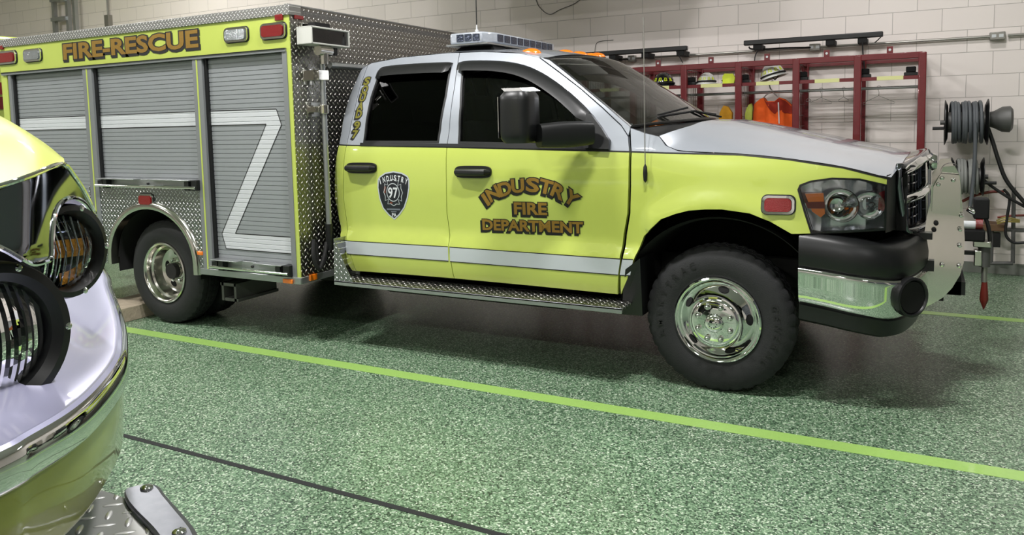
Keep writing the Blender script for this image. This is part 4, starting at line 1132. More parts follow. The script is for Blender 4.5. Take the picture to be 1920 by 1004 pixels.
# lift bars at the foot of the shutters
def lift_bar(x0, x1, z):
    m = MB(); y = BY0 - 0.01; mid = (x0 + x1) / 2
    m.bx(x0 + 0.01, mid - 0.10, y - 0.045, y + 0.03, z + 0.050, z + 0.057, 0); m.bx(mid + 0.06, x1 - 0.05, y - 0.045, y + 0.03, z + 0.050, z + 0.057, 0)
    m.bx(x0 + 0.03, x1 - 0.04, y + 0.012, y + 0.03, z - 0.005, z + 0.052, 0)
    m.cyl((x0 - 0.02, y - 0.03, z), (x1 - 0.0, y - 0.03, z), 0.010, 12, 1)
    for xx in (x0 + 0.10, x1 - 0.09): m.bx(xx - 0.022, xx + 0.022, y - 0.035, y + 0.02, z - 0.02, z + 0.045, 2)
    m.bx(x1 - 0.045, x1 + 0.01, y - 0.03, y + 0.03, z - 0.02, z + 0.055, 2); m.bx(x0 - 0.005, x0 + 0.05, y - 0.02, y + 0.03, z + 0.0, z + 0.04, 2)
    m.cyl((mid, y + 0.0, z + 0.02), (mid, y + 0.012, z + 0.02), 0.010, 10, 2)
    part(m, 'lift_bar', [ALU, CHR, BLK], bevel=0.002)
lift_bar(SH[1][0], SH[1][1], 1.075); lift_bar(SH[2][0], SH[2][1], 0.512); lift_bar(SH[0][0], SH[0][1], 0.512)
# tread-plate panel with wheel opening
RXc, RZc = -5.148, 0.46
archp = []
for k in range(25):
    an = PI - PI * k / 24; archp.append(Vector((RXc + 0.480 * math.cos(an), RZc + 0.05 + 0.405 * math.sin(an))))
pl = [Vector((jA0 - 0.02, 1.062)), Vector((jB0, 1.062)), Vector((jB0, 0.487)), Vector((RXc + 0.475, 0.487))] + archp[::-1] + [Vector((RXc - 0.480, 0.45)), Vector((jA0 - 0.02, 0.45))]
m = MB(); fill(m, pl, FB(0.002), 0.4, thick=0.03, dens=0.3); part(m, 'wheel_side_panel', [DPXZ], smooth=0)
rows = []
for p, q in zip(archp, range(99)):
    d = Vector((p.x - RXc, p.y - (RZc + 0.05))); d.normalize()
    rows.append([(p.x - d.x * 0.012, BY0 + 0.05, p.y - d.y * 0.012), (p.x - d.x * 0.012, BY0 - 0.022, p.y - d.y * 0.012), (p.x + d.x * 0.006, BY0 - 0.030, p.y + d.y * 0.006), (p.x + d.x * 0.030, BY0 - 0.024, p.y + d.y * 0.030), (p.x + d.x * 0.044, BY0 - 0.008, p.y + d.y * 0.044), (p.x + d.x * 0.046, BY0 + 0.0, p.y + d.y * 0.046)])
for e, sx in ((0, -1), (-1, 1)):
    r = [(x, y, z - (0.075 if sx > 0 else 0.06)) for x, y, z in rows[e]]
    rows = ([r] + rows) if e == 0 else (rows + [r])
m = MB().grid(rows); part(m, 'wheel_arch_trim', [ALUP], smooth=50)
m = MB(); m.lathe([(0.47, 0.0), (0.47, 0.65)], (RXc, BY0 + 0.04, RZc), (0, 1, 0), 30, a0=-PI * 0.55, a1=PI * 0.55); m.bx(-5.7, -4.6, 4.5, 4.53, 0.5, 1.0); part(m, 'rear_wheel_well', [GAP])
# lamps on the side
def FBf(x, z, o): return (x, BY0 - o, z)
def side_lamp(x0, x1, y0, y1, mat, name='warning_light', off=0):
    a, b = B(x0, y0), B(x1, y1); c = ((a.x + b.x) / 2, (B((x0 + x1) / 2, y0).y + B((x0 + x1) / 2, y1).y) / 2); h = abs(B((x0 + x1) / 2, y0).y - B((x0 + x1) / 2, y1).y) - 0.012
    return wlamp(FBf, c, abs(b.x - a.x), h, mat, name)
side_lamp(422, 467, 50, 81, CLR, 'scene_light'); side_lamp(490, 538, 42, 75, REDL); side_lamp(46, 80, 91, 117, CLR, 'scene_light'); side_lamp(-6, 33, 95, 122, REDL); side_lamp(262, 290, 362, 388, REDL)
def flat_lamp(x0, x1, y0, y1, mat, name='marker_light', Y=BY0):
    a, b = B(x0, y0), B(x1, y1); m = MB(); m.bx(a.x, b.x, Y - 0.014, Y, b.y, a.y); part(m, name, [mat], bevel=0.004)
flat_lamp(517, 532, 28, 38, REDL); flat_lamp(0, 8, 86, 93, REDL); flat_lamp(371, 382, 471, 479, AMB); flat_lamp(534, 552, 522, 532, AMB, Y=BY0 - 0.009)
def front_pt(px, py): p = atX(px, py, BX1); return p
def face_lamp(x0, x1, y0, y1, mat):
    a, b = front_pt(x0, y0), front_pt(x1, y1); m = MB(); m.bx(BX1, BX1 + 0.014, a.y, b.y, min(a.z, b.z), max(a.z, b.z)); part(m, 'marker_light', [mat], bevel=0.004)
face_lamp(550, 567, 28, 38, REDL); face_lamp(579, 593, 516, 524, AMB)
# FIRE-RESCUE on the header
a, b = B(119, 97), B(372, 70); m = MB(); 
cxx = (a.x + b.x) / 2; czz = (B(119, 97).y + B(372, 71.5).y) / 2
def FBo(o): return lambda x, z: (x, BY0 - o, z)
mbx = MB()
k = abs(b.x - a.x) / text_w('FIRE-RESCUE', 0.035)
hcap = 0.118
put_text(mbx, 'FIRE-RESCUE', FBo(0.002), cxx, czz, hcap * 1.03, text_w('FIRE-RESCUE', 0.08) * k, 0, 0.08, 0)
put_text(mbx, 'FIRE-RESCUE', FBo(0.0025), cxx + 0.008, czz - 0.012, hcap * 1.03, text_w('FIRE-RESCUE', 0.08) * k, 0, 0.08, 0)
put_text(mbx, 'FIRE-RESCUE', FBo(0.004), cxx, czz, hcap, text_w('FIRE-RESCUE', 0.035) * k, 0, 0.035, 1)
part(mbx, 'header_lettering', [LBLK, GOLD], smooth=0)
# telescoping floodlight on the front of the box
XP = BX1 + 0.075
pt, pbm = atX(604, 120, XP), atX(617, 420, XP)
m = MB(); m.cyl(Vector((XP, pt.y, pt.z)), Vector((XP, pt.y, pbm.z)), 0.019, 16, 0)
fl = part(m, 'telescoping_light_pole', [ALU])
m = MB(); z1 = atX(600, 205, XP).z; m.cyl((XP, pt.y, z1 - 0.03), (XP, pt.y, z1 + 0.03), 0.034, 16); m.bx(BX1, XP, pt.y - 0.05, pt.y + 0.03, z1 - 0.02, z1 + 0.02); m.bx(BX1, BX1 + 0.006, pt.y - 0.09, pt.y + 0.04, z1 - 0.05, z1 + 0.05); m.build('clamp', [ALUP], fl, bevel=0.003)
m = MB(); z2 = atX(600, 148, XP).z; m.bx(BX1, XP + 0.02, pt.y - 0.06, pt.y + 0.04, z2 - 0.01, z2 + 0.06); m.bx(BX1, BX1 + 0.006, pt.y - 0.11, pt.y - 0.03, z2 - 0.04, z2 + 0.07); m.build('upper_bracket', [ALUP], fl, bevel=0.003)
m = MB(); m.cyl((XP, pt.y, pbm.z - 0.18), (XP, pt.y, pbm.z), 0.026, 12); m.build('lower_socket', [BLK], fl)
m = MB(); c0 = atX(607, 95, XP + 0.05); m.cyl(c0 + Vector((0, 0, -0.09)), c0 + Vector((0, 0, 0.02)), 0.03, 14); m.cyl(c0 + Vector((0, -0.06, 0)), c0 + Vector((0, 0.06, 0)), 0.035, 16); m.build('swivel', [ALUP], fl)
m = MB(); m.box(c0 + Vector((0.0, 0.11, 0.0)), (0.02, 0.03, 0.05)); m.build('knob', [BLKM], fl)
XL = XP + 0.07
tl, br = atX(583, 50, XL), atX(655, 84, XL)
yL0, yL1 = atX(582, 65, XL).y, atX(654, 70, XL).y; zc = (atX(618, 53, XL).z + atX(618, 86, XL).z) / 2; hh = atX(618, 53, XL).z - atX(618, 86, XL).z
m = MB()
for (a0, a1, b0, b1) in ((yL0, yL1, zc + hh / 2 - 0.012, zc + hh / 2), (yL0, yL1, zc - hh / 2, zc - hh / 2 + 0.012), (yL0, yL0 + 0.012, zc - hh / 2, zc + hh / 2), (yL1 - 0.012, yL1, zc - hh / 2, zc + hh / 2)):
    m.bx(XL - 0.11, XL + 0.01, a0, a1, b0, b1, 0)
m.bx(XL - 0.12, XL - 0.10, yL0, yL1, zc - hh / 2, zc + hh / 2, 0)
m.build('floodlight_head', [pm('white_lamp_housing', (196, 196, 190), 0.5)], fl, bevel=0.004)
m = MB(); m.bx(XL - 0.004, XL, yL0 + 0.012, yL1 - 0.012, zc - hh / 2 + 0.012, zc + hh / 2 - 0.012); m.build('floodlight_glass', [GLC], fl)
m = MB(); rows = []
for k in range(9):
    t = -1 + k / 4; rows.append([(XL - 0.03 - 0.06 * (1 - t * t), yL0 + 0.012, zc + (hh / 2 - 0.012) * t), (XL - 0.03 - 0.06 * (1 - t * t), yL1 - 0.012, zc + (hh / 2 - 0.012) * t)])
m.grid(rows); m.cyl((XL - 0.05, yL0 + 0.04, zc), (XL - 0.05, yL1 - 0.04, zc), 0.007, 8); m.build('floodlight_reflector', [ALU], fl)
m = MB(); a = atX(584, 47, XL - 0.06); b = atX(612, 50, XL - 0.06); m.bx(XL - 0.09, XL - 0.03, a.y, b.y, a.z - 0.01, a.z + 0.018); m.build('floodlight_handle', [BLKM], fl)
# hose and cable behind the cab
m = MB(); a = atX(590, 470, BX1 + 0.06); m.tube(smooth_curve([atX(588, 450, BX1 + 0.05), atX(588, 480, BX1 + 0.08), atX(598, 505, BX1 + 0.09), atX(608, 480, BX1 + 0.08), atX(612, 455, BX1 + 0.06)], 8), 0.014, 8); m.tube(smooth_curve([atX(592, 455, BX1 + 0.04), atX(596, 490, BX1 + 0.06), atX(606, 495, BX1 + 0.06), atX(616, 460, BX1 + 0.04)], 8), 0.012, 8)
part(m, 'coiled_cable', [BLKM])
m = MB(); m.tube([atX(618, 122, BX1 + 0.06), atX(640, 124, BX1 + 0.06), atX(700, 128, BX1 + 0.06)], 0.022, 12); part(m, 'cross_conduit', [ALU])
m = MB(); p = atX(566, 52, BX1); m.bx(BX1, BX1 + 0.03, p.y - 0.03, p.y + 0.08, p.z - 0.03, p.z + 0.03); part(m, 'lamp_rest_bracket', [ALUP], bevel=0.004)

# ================================================================== front brush guard plate and winch carrier (part of the truck)
YP = 4.62
def PQ(px, py, Y=YP): p = at(px, py, Y); return Vector((p.x, p.z))
gp = [(1764, 325), (1768, 313), (1790, 311), (1800, 330), (1803, 370), (1807, 410), (1809, 450), (1807, 492), (1800, 515), (1785, 540), (1768, 558), (1745, 572), (1730, 578), (1708, 576), (1722, 560), (1733, 535), (1738, 500), (1735, 470), (1733, 440), (1738, 405), (1745, 380), (1746, 350)]
m = MB(); fill(m, [PQ(*p) for p in gp], lambda x, z: (x, YP - 0.012 * math.sin((z - 0.45) * 9), z), 0.05, thick=0.008, dens=0.03)
gd = part(m, 'brush_guard_plate', [ALUP], smooth=40)
m = MB(); fill(m, [PQ(*p) for p in ((1764, 325), (1798, 328), (1801, 352), (1799, 405), (1747, 398), (1750, 350))], lambda x, z: (x, YP - 0.03, z), 0.2, thick=0.02); m.build('guard_upper_pad', [ALUP], gd, smooth=0, bevel=0.003)
m = MB(); m.lathe([(0.045, -0.03), (0.045, 0.03)], (PQ(1782, 322).x, YP, PQ(1782, 322).y), (0, 1, 0), 24, a0=-PI / 2, a1=PI / 2); m.build('guard_top_cap', [BLK], gd)
for px, py in ((1766, 333), (1787, 337), (1759, 345), (1802, 403), (1755, 418), (1751, 430), (1800, 429), (1799, 459), (1766, 495), (1798, 497)):
    c = PQ(px, py); m = MB(); m.lathe([(0.0, -0.045), (0.008, -0.043), (0.0115, -0.036), (0.012, -0.02)], (c.x, YP, c.y), (0, 1, 0), 12); m.build('bolt', [CHR if py not in (418, 430) else GAP], gd)
m = MB()
for (x0, x1, y0, y1, Y) in ((1733, 1748, 434, 448, 4.6), (1725, 1751, 484, 507, 4.6)):
    a, b = PQ(x0 - 30, y0, Y), PQ(x1, y1, Y); m.bx(a.x, b.x, Y - 0.04, Y + 0.05, b.y, a.y)
m.build('guard_bracket', [BLK], gd)
part(mirror((lambda m: (fill(m, [PQ(*p) for p in gp], lambda x, z: (x, YP - 0.012 * math.sin((z - 0.45) * 9), z), 0.05, thick=0.008, dens=0.03), m)[1])(MB())), 'brush_guard_plate', [ALUP], smooth=40)
m = MB(); m.cyl((0.13, YP, 0.70), (0.13, 2 * YC - YP, 0.70), 0.07, 24); m.bx(0.04, 0.22, YP + 0.02, 2 * YC - YP - 0.02, 0.53, 0.60); part(m, 'winch_drum', [BLK])
m = MB(); a, b = PQ(1776, 522), PQ(1802, 556); m.bx(a.x, b.x, YP + 0.02, YP + 0.12, b.y, a.y); m.bx(PQ(1760, 556).x, PQ(1769, 565).x, YP + 0.0, YP + 0.06, PQ(1769, 565).y, PQ(1760, 553).y); part(m, 'tow_hook_box', [BLKM])
# tool carrier on the nose: pump unit and hanging rescue tool
YT = 5.25
def T(px, py): return at(px, py, YT)
m = MB(); a, b = T(1812, 428), T(1868, 452); m.bx(a.x - 0.2, b.x - 0.06, YT - 0.08, YT + 0.1, b.z, a.z); a, b = T(1826, 372), T(1862, 412); m.bx(a.x, b.x - 0.02, YT - 0.02, YT + 0.1, b.z, a.z)
tt = part(m, 'tool_tray', [BLKM], bevel=0.01)
m = MB(); a, b = T(1800, 413), T(1828, 426); m.cyl((a.x, YT - 0.06, (a.z + b.z) / 2), (b.x, YT - 0.06, (a.z + b.z) / 2), abs(a.z - b.z) * 0.62, 16); m.build('pump_cylinder', [LWHT], tt)
m = MB(); a, b = T(1828, 411), T(1841, 426); m.cyl((a.x, YT - 0.06, (a.z + b.z) / 2), (b.x, YT - 0.06, (a.z + b.z) / 2), abs(a.z - b.z) * 0.64, 16); m.build('pump_end_cap', [REDL], tt)
m = MB(); m.tube([T(1814, 391), T(1824, 396), T(1832, 402)], [0.016, 0.022, 0.016], 12); m.build('hose_coupling', [CHR], tt)
m = MB(); m.tube(smooth_curve([T(1832, 402), T(1846, 408), T(1853, 425), T(1856, 450), T(1853, 466)], 6), 0.011, 10); m.build('tool_hose', [HOSB], tt)
m = MB(); a = T(1846, 462); b = T(1846, 500); m.cyl(a, Vector((a.x, YT, b.z)), 0.032, 20); m.lathe([(0.036, 0), (0.036, 0.03)], (a.x, YT, a.z - 0.01), (0, 0, 1), 20)
rt = part(m, 'rescue_tool_body', [GRYP])
m = MB(); a, b = T(1824, 450), T(1857, 463); m.bx(a.x, b.x, YT - 0.05, YT + 0.05, b.z, a.z); a, b = T(1826, 468), T(1840, 498); m.bx(a.x, b.x, YT - 0.04, YT + 0.04, b.z, a.z); m.build('tool_clamp', [ALUP], rt, bevel=0.005)
m = MB(); a = T(1846, 500); b = T(1846, 529); m.cyl(a, Vector((a.x, YT, b.z)), 0.016, 14); m.build('tool_shaft', [CNDT], rt)
m = MB(); a = T(1846, 526); z0 = T(1846, 526).z; z1 = T(1846, 568).z; z2 = T(1846, 581).z
m.tube([(a.x, YT, z0), (a.x, YT, (z0 + z1) / 2), (a.x, YT, z1 + 0.02), (a.x, YT, z1), (a.x, YT, z2)], [0.014, 0.020, 0.024, 0.018, 0.002], 10); m.build('tool_tip', [REDH], rt)
m = MB(); a, b = T(1806, 470), T(1828, 478); m.bx(0.1, b.x, YT - 0.02, YT + 0.02, b.z, a.z); a, b = T(1806, 440), T(1826, 446); m.bx(0.1, b.x, YT - 0.02, YT + 0.02, b.z, a.z); part(m, 'tool_support_arm', [BLK])

# ================================================================== lime fire engine nose in the foreground
eng = empty('fire_engine', (-2.2, 0, 0), 'lime yellow fire engine nose with chrome lamp housing, cropped at the left edge', 'fire engine')
def ep(mb, name, mats, parent=eng, **k): return mb.build(name, mats, parent, **k)
rg = [(-3.4, 2.1), (-2.317, 1.527), (-2.018, 1.346), (-1.648, 1.12), (-1.437, .978), (-1.327, .89), (-1.219, .776), (-1.159, .692), (-1.121, .61), (-1.103, .564), (-1.07, .40), (-1.055, .2), (-1.05, 0)]
rg = [Vector((x, y, 0)) for x, y in rg]
RC = smooth_curve(rg, 5); RC = RC + [Vector((p.x, -p.y, 0)) for p in RC[::-1][1:]]
def rn(C, i):
    t = (C[min(i + 1, len(C) - 1)] - C[max(i - 1, 0)]).normalized(); return Vector((-t.y, t.x, 0))
def rl(prof):
    out = []
    for i, p in enumerate(RC):
        n = rn(RC, i); out.append([tuple(p + n * o + Vector((0, 0, z))) for o, z in prof])
    return out
ep(MB().grid(rl([(-0.05, 0.858), (-0.012, 0.862), (-0.004, 0.875), (-0.002, 0.93), (0.0, 0.935), (0.0, 0.998)])), 'lower_panel', [pm('engine_lime_paint', (150, 156, 52), 0.3, coat=1.0, noise=0.05)], smooth=40)
ep(MB().grid(rl([(0.0, 0.996), (0.010, 0.998), (0.014, 1.004), (0.014, 1.046), (0.010, 1.053), (0.004, 1.056)])), 'chrome_band', [CHR], smooth=50)
ep(MB().grid(rl([(0.004, 1.054), (-0.004, 1.060), (-0.012, 1.058), (-0.05, 1.072), (-0.12, 1.092), (-0.22, 1.112), (-0.40, 1.13)])), 'silver_apron', [SIL2], smooth=50)
# dark core behind the lamps
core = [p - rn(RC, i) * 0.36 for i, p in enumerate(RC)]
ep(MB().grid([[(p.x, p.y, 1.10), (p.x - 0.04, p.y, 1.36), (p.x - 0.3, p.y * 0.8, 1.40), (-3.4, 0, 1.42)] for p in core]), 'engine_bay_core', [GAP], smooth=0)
def elamp(cpx, cpy, X, rpx, az, name, lensfrac, lens_m, el=0.0, rib=0.0022):
    c = atX(cpx, cpy, X); dep = (c - Vector((0, 0, CH))).dot(r2); R = rpx / FPX * dep; n = Vector((math.cos(az) * math.cos(el), math.sin(az) * math.cos(el), math.sin(el)))
    m = MB(); m.lathe([(R * 0.92, -0.14), (R * 0.98, -0.02), (R, -0.012), (R * 1.0, 0.006), (R * 0.97, 0.014), (R * 0.86, 0.016), (R * lensfrac * 1.04, 0.006), (R * lensfrac, -0.006), (R * lensfrac * 0.99, -0.03)], c, n, 48)
    rt = ep(m, name, [BLK], smooth=35)
    u = Vector((0, 0, 1)); u = (u - n * u.dot(n)).normalized(); q = n.cross(u); rl_ = R * lensfrac
    # ribbed lens: vertical flutes
    m = MB(); rows = []
    N_ = 26
    for i in range(N_ + 1):
        a = -1 + 2 * i / N_
        hgt = math.sqrt(max(0, 1 - a * a)); row = []
        for j in range(13):
            b = (-1 + 2 * j / 12) * hgt; bulge = 0.03 * (1 - a * a - b * b) + (rib if i % 2 else -rib)
            row.append(tuple(c + q * a * rl_ + u * b * rl_ + n * (bulge - 0.008)))
        rows.append(row)
    m.grid(rows); m.build('lens', [GLC], rt, smooth=0)
    m = MB(); m.lathe([(rl_ * 0.99, -0.012), (rl_ * 0.92, -0.04), (rl_ * 0.6, -0.08), (rl_ * 0.2, -0.1), (0, -0.1)], c, n, 40); m.build('lamp_reflector', [lens_m], rt)
    for k in range(5):
        a = PI / 2 + 2 * PI * k / 5 + 0.35; p = c + (q * math.cos(a) + u * math.sin(a)) * R * 0.93 + n * 0.013
        m = MB(); m.lathe([(0.006, 0), (0.006, 0.003), (0.003, 0.005), (0, 0.005)], p, n, 12); m.build('bezel_screw', [CHR], rt)
    return rt, c, n, u, q, rl_
hlamp = elamp(-14, 640, -1.27, 150, math.radians(4), 'round_headlight', 0.72, pm('dim_reflector', (40, 41, 44), 0.4, metal=0.8), rib=0.0009)
# small capsule bulb inside the headlamp
m = MB(); m.cyl(hlamp[1] - hlamp[2] * 0.09, hlamp[1] - hlamp[2] * 0.03, 0.014, 12); m.build('bulb_capsule', [LWHT], hlamp[0])
tl = elamp(124, 471, -1.42, 89, math.radians(13), 'round_turn_signal', 0.775, CHRD)
rt, c, n, u, q, r_ = tl
m = MB()
rows = [[tuple(c + q * (a * r_) + u * (b * r_) - n * (0.016 + 0.03 * (1 - a * a))) for b in (-0.28, -0.1, 0.1, 0.22)] for a in [-0.9 + 1.8 * i / 18 for i in range(19)]]
m.grid(rows); m.build('amber_strip', [AMBD], rt)
m = MB(); rows = [[tuple(c + q * (a * r_) + u * (b * r_ * math.sqrt(max(0, 1 - a * a)) ) - n * 0.016) for b in (-0.95, -0.8, -0.62)] for a in [-0.75 + 0.8 * i / 10 for i in range(11)]]
m.grid(rows); m.build('amber_lower_strip', [AMBD], rt)
for k_ in range(8):
    a = -0.84 + 0.24 * k_; hh_ = math.sqrt(max(0, 1 - a * a)) * r_ * 0.96
    MB().tube([c + q * a * r_ - u * hh_ - n * 0.010, c + q * a * r_ + n * (0.014 * (1 - a * a) - 0.006), c + q * a * r_ + u * hh_ - n * 0.010], 0.0016, 6).build('lens_flute', [CLR], rt)
m = MB(); m.lathe([(0.0, -0.03), (0.018, -0.035), (0.022, -0.06), (0.02, -0.09)], c, n, 14); m.build('bulb', [AMB], rt)
# chrome lamp housing
def XF(px, py):
    a = -1.20 + 0.0002 * min(px, 40); u_ = max(0.0, px - 40) / 138
    return a - 0.10 * u_ - 0.19 * u_ ** 2.2 - 0.00045 * max(0, 470 - py)
hp = [(-200, 400), (-80, 366), (0, 349), (60, 329), (115, 307.5), (136, 326), (156, 356), (171, 386), (178, 403), (172, 400), (160, 383), (146, 373), (131, 371), (116, 379), (106, 393), (100, 415), (97, 450), (95.5, 484), (80, 492), (60, 496), (40, 487), (0, 465), (-60, 447), (-200, 440)]
def HF(px, py):
    p = atX(px, py, XF(px, py)); return p
hp2 = smooth_curve([Vector((*p, 0)) for p in hp], 3, True); hp2 = [Vector((p.x, p.y)) for p in hp2]
m = MB(); fill(m, hp2, HF, 14, thick=0.03, tdir=(-1, 0.1, 0), dens=9)
hs_ = ep(m, 'chrome_lamp_housing', [CHRD], smooth=50)
m = MB(); m.tube([HF(p.x, p.y) for p in hp2], 0.0045, 8, closed=True); m.build('housing_edge_trim', [CHR], hs_)
# dark eyebrow over the turn signal
m = MB(); q2 = smooth_curve([Vector((x, y, 0)) for x, y in ((97, 440), (102, 405), (116, 382), (138, 373), (160, 384), (174, 402), (188, 430))], 4)
m.grid([[HF(p.x, p.y), HF(p.x, p.y) + Vector((-0.14, 0.03, -0.01))] for p in q2]); m.build('lamp_recess', [BLK], hs_)
# hood
low = [(-260, 415), (-120, 378), (-60, 364), (0, 350), (60, 330), (100, 314), (117, 304)]
top = [(-260, 110), (-120, 160), (-60, 186), (0, 217), (45, 243), (85, 270), (119, 300)]
xt = [-2.2, -2.1, -2.0, -1.9, -1.75, -1.62, -1.50]
L_ = smooth_curve([HF(*p) + Vector((0.006, 0, 0.0)) for p in low], 4); T_ = smooth_curve([atX(p[0], p[1], x) for p, x in zip(top, xt)], 4)
rows = []
for a, b in zip(L_, T_):
    row = []
    row.append(tuple(a + Vector((-0.03, 0, -0.012))))
    for k in range(9):
        t = k / 8; p = a + (b - a) * t; bl = (b - a).length; p += Vector((0.25, -0.1, 0.75)) * (0.16 * bl * t * (1 - t)); row.append(tuple(p))
    d = Vector((-0.5, 0.06, -0.02)); row.append(tuple(b + d)); row.append(tuple(b + d * 2.5 + Vector((0, 0, -0.02))))
    rows.append(row)
last = [tuple(Vector(p) + Vector((-0.05, 0.0, -0.14))) for p in rows[-1]]
rows.append(last)
hd_ = ep(MB().grid(rows), 'engine_hood', [YEL2], smooth=50)
# bumper extension with tread-plate deck and steel corner guard
go = [(-1.445, .985), (-1.425, 1.012), (-1.395, 1.016), (-1.348, .996), (-1.248, .958), (-1.187, .933), (-1.145, .911), (-1.04, .85), (-.93, .76), (-.84, .64), (-.78, .5), (-.75, .3), (-.745, 0)]
gi_ = [(-1.43, .96), (-1.41, .948), (-1.38, .934), (-1.33, .916), (-1.26, .893), (-1.215, .876), (-1.17, .858), (-1.08, .80), (-.99, .72), (-.91, .61), (-.86, .48), (-.83, .3), (-.825, 0)]
GO = smooth_curve([Vector((*p, 0)) for p in go], 4); GI = smooth_curve([Vector((*p, 0)) for p in gi_], 4)
GO += [Vector((p.x, -p.y, 0)) for p in GO[::-1][1:]]; GI += [Vector((p.x, -p.y, 0)) for p in GI[::-1][1:]]
ZD = 0.75
rows = []
for a, b in zip(GO, GI):
    o = (a - b).normalized()
    rows.append([tuple(b + Vector((0, 0, ZD - 0.010))), tuple(b + Vector((0, 0, ZD - 0.002))), tuple(b + o * 0.004 + Vector((0, 0, ZD))), tuple(a - o * 0.012 + Vector((0, 0, ZD))), tuple(a - o * 0.003 + Vector((0, 0, ZD - 0.004))), tuple(a + Vector((0, 0, ZD - 0.014))), tuple(a + o * 0.002 + Vector((0, 0, ZD - 0.09))), tuple(a - o * 0.02 + Vector((0, 0, ZD - 0.11)))])
e0 = rows[0]
m = MB().grid(rows); m.add(rows[0], [tuple(range(8))]); m.add(rows[-1], [tuple(range(8))])
gd = ep(m, 'bumper_corner_guard', [pm('scuffed_steel', (128, 130, 138), 0.32, metal=0.9, noise=0.25, nscale=40)], smooth=22)
for px, py in ((275, 916), (336, 999)):
    p = atZ(px, py, ZD); m = MB(); m.lathe([(0.013, 0), (0.0125, 0.003), (0.008, 0.006), (0, 0.007)], p, (0, 0, 1), 16); m.build('guard_bolt', [CHR], gd)
m = MB(); pl = [Vector((p.x, p.y)) for p in GI]; pl = pl + [Vector((-1.5, -0.96)), Vector((-1.9, -0.9)), Vector((-1.9, 0.9)), Vector((-1.5, 0.96))]
fill(m, pl, lambda x, y: (x, y, ZD - 0.012), 1, thick=0.02, tdir=(0, 0, -1), dens=0.3)
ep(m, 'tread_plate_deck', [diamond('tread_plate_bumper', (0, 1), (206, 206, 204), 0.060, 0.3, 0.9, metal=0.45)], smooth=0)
m = MB(); m.bx(-3.2, -1.6, -0.55, 0.55, 0.5, 0.85); m.bx(-1.9, -0.95, -0.5, 0.5, 0.55, 0.66); ep(m, 'engine_chassis', [UND])
for sy in (-1, 1):
    m = MB(); m.lathe([(0.25, 0.02), (0.3, 0.0), (0.45, -0.01), (0.5, 0.03), (0.5, 0.25), (0.45, 0.28), (0.25, 0.27)], (-2.75, sy * 0.95, 0.5), (0, -sy, 0), 40); m.lathe([(0, 0.08), (0.2, 0.07), (0.26, 0.02)], (-2.75, sy * 0.95, 0.5), (0, -sy, 0), 30); ep(m, 'engine_wheel', [RUB])

# another engine standing behind the rescue truck
e2 = empty('fire_engine', (-11.5, 5.2, 0), 'lime yellow apparatus glimpsed past the rear of the rescue truck, far left edge', 'fire engine')
m = MB(); zt_ = atX(4, 66, -9.0).z; m.bx(-14, -9.0, 3.9, 6.3, 0.5, zt_); body = ep(m, 'engine_body', [YEL], e2, bevel=0.08, seg=4)
m = MB(); p = atX(3, 165, -8.98); m.bx(-9.0, -8.96, p.y - 0.3, p.y + 0.0, atX(3, 178, -9).z, atX(3, 155, -9).z); m.build('red_lamp', [REDL], body)
m = MB(); m.bx(-9.0, -8.97, p.y - 0.3, p.y + 0.02, atX(3, 205, -9).z, atX(3, 182, -9).z); m.build('red_panel', [RED], body)
for xx in (-13, -10.2):
    for yy in (4.0, 6.2): m = MB(); m.cyl((xx, yy - 0.12, 0.45), (xx, yy + 0.12, 0.45), 0.45, 32); ep(m, 'engine_wheel', [RUB], e2)

# ================================================================== wheel chock
m = MB(); m.bx(-5.85, -5.47, 3.73, 4.45, 0.0, 0.115)
tag(m.build('wheel_chock', [WOOD], bevel=0.006), 'weathered wooden block lying behind the rear tyre of the rescue truck', 'wheel chock')

# ================================================================== gear rack on the back wall
YF, YR = 7.62, 8.27
rack = empty('gear_rack', (-1.5, 7.95, 0), 'red steel turnout gear rack with open bays standing against the block wall', 'rack')
def rp_(mb, name, mats, parent=rack, **k): return mb.build(name, mats, parent, **k)
def FX(px, py): return at(px, py, YF)
ztop = FX(1730, 102).z
posts = [FX(1729, 150).x, FX(1608, 150).x, FX(1493, 150).x, FX(1385, 150).x, FX(1283, 150).x, FX(1210, 150).x]
dd = posts[4] - posts[3]; posts[5] = posts[4] + dd; posts += [posts[5] + dd, posts[5] + 2 * dd]
zsh = FX(1640, 147).z; zrail = FX(1660, 163).z
PW = 0.062
for i, x in enumerate(posts):
    for Y in (YF, YR):
        m = MB(); m.bx(x - PW / 2, x + PW / 2, Y - PW / 2, Y + PW / 2, 0, ztop + 0.02); rp_(m, 'post', [RED], bevel=0.008)
    m = MB(); m.bx(x - 0.02, x + 0.02, YF, YR, ztop - 0.02, ztop + 0.02); rp_(m, 'side_rail', [RED]); m = MB(); m.bx(x - 0.02, x + 0.02, YF, YR, 0.08, 0.12); rp_(m, 'side_rail', [RED])
    if i not in (0,):
        m = MB()
        for k in range(1, 9): m.cyl((x, YF + k * 0.072, 0.12), (x, YF + k * 0.072, ztop), 0.003, 5)
        for k in range(18): m.cyl((x, YF, 0.14 + k * 0.105), (x, YR, 0.14 + k * 0.105), 0.003, 5)
        rp_(m, 'side_mesh', [RED])
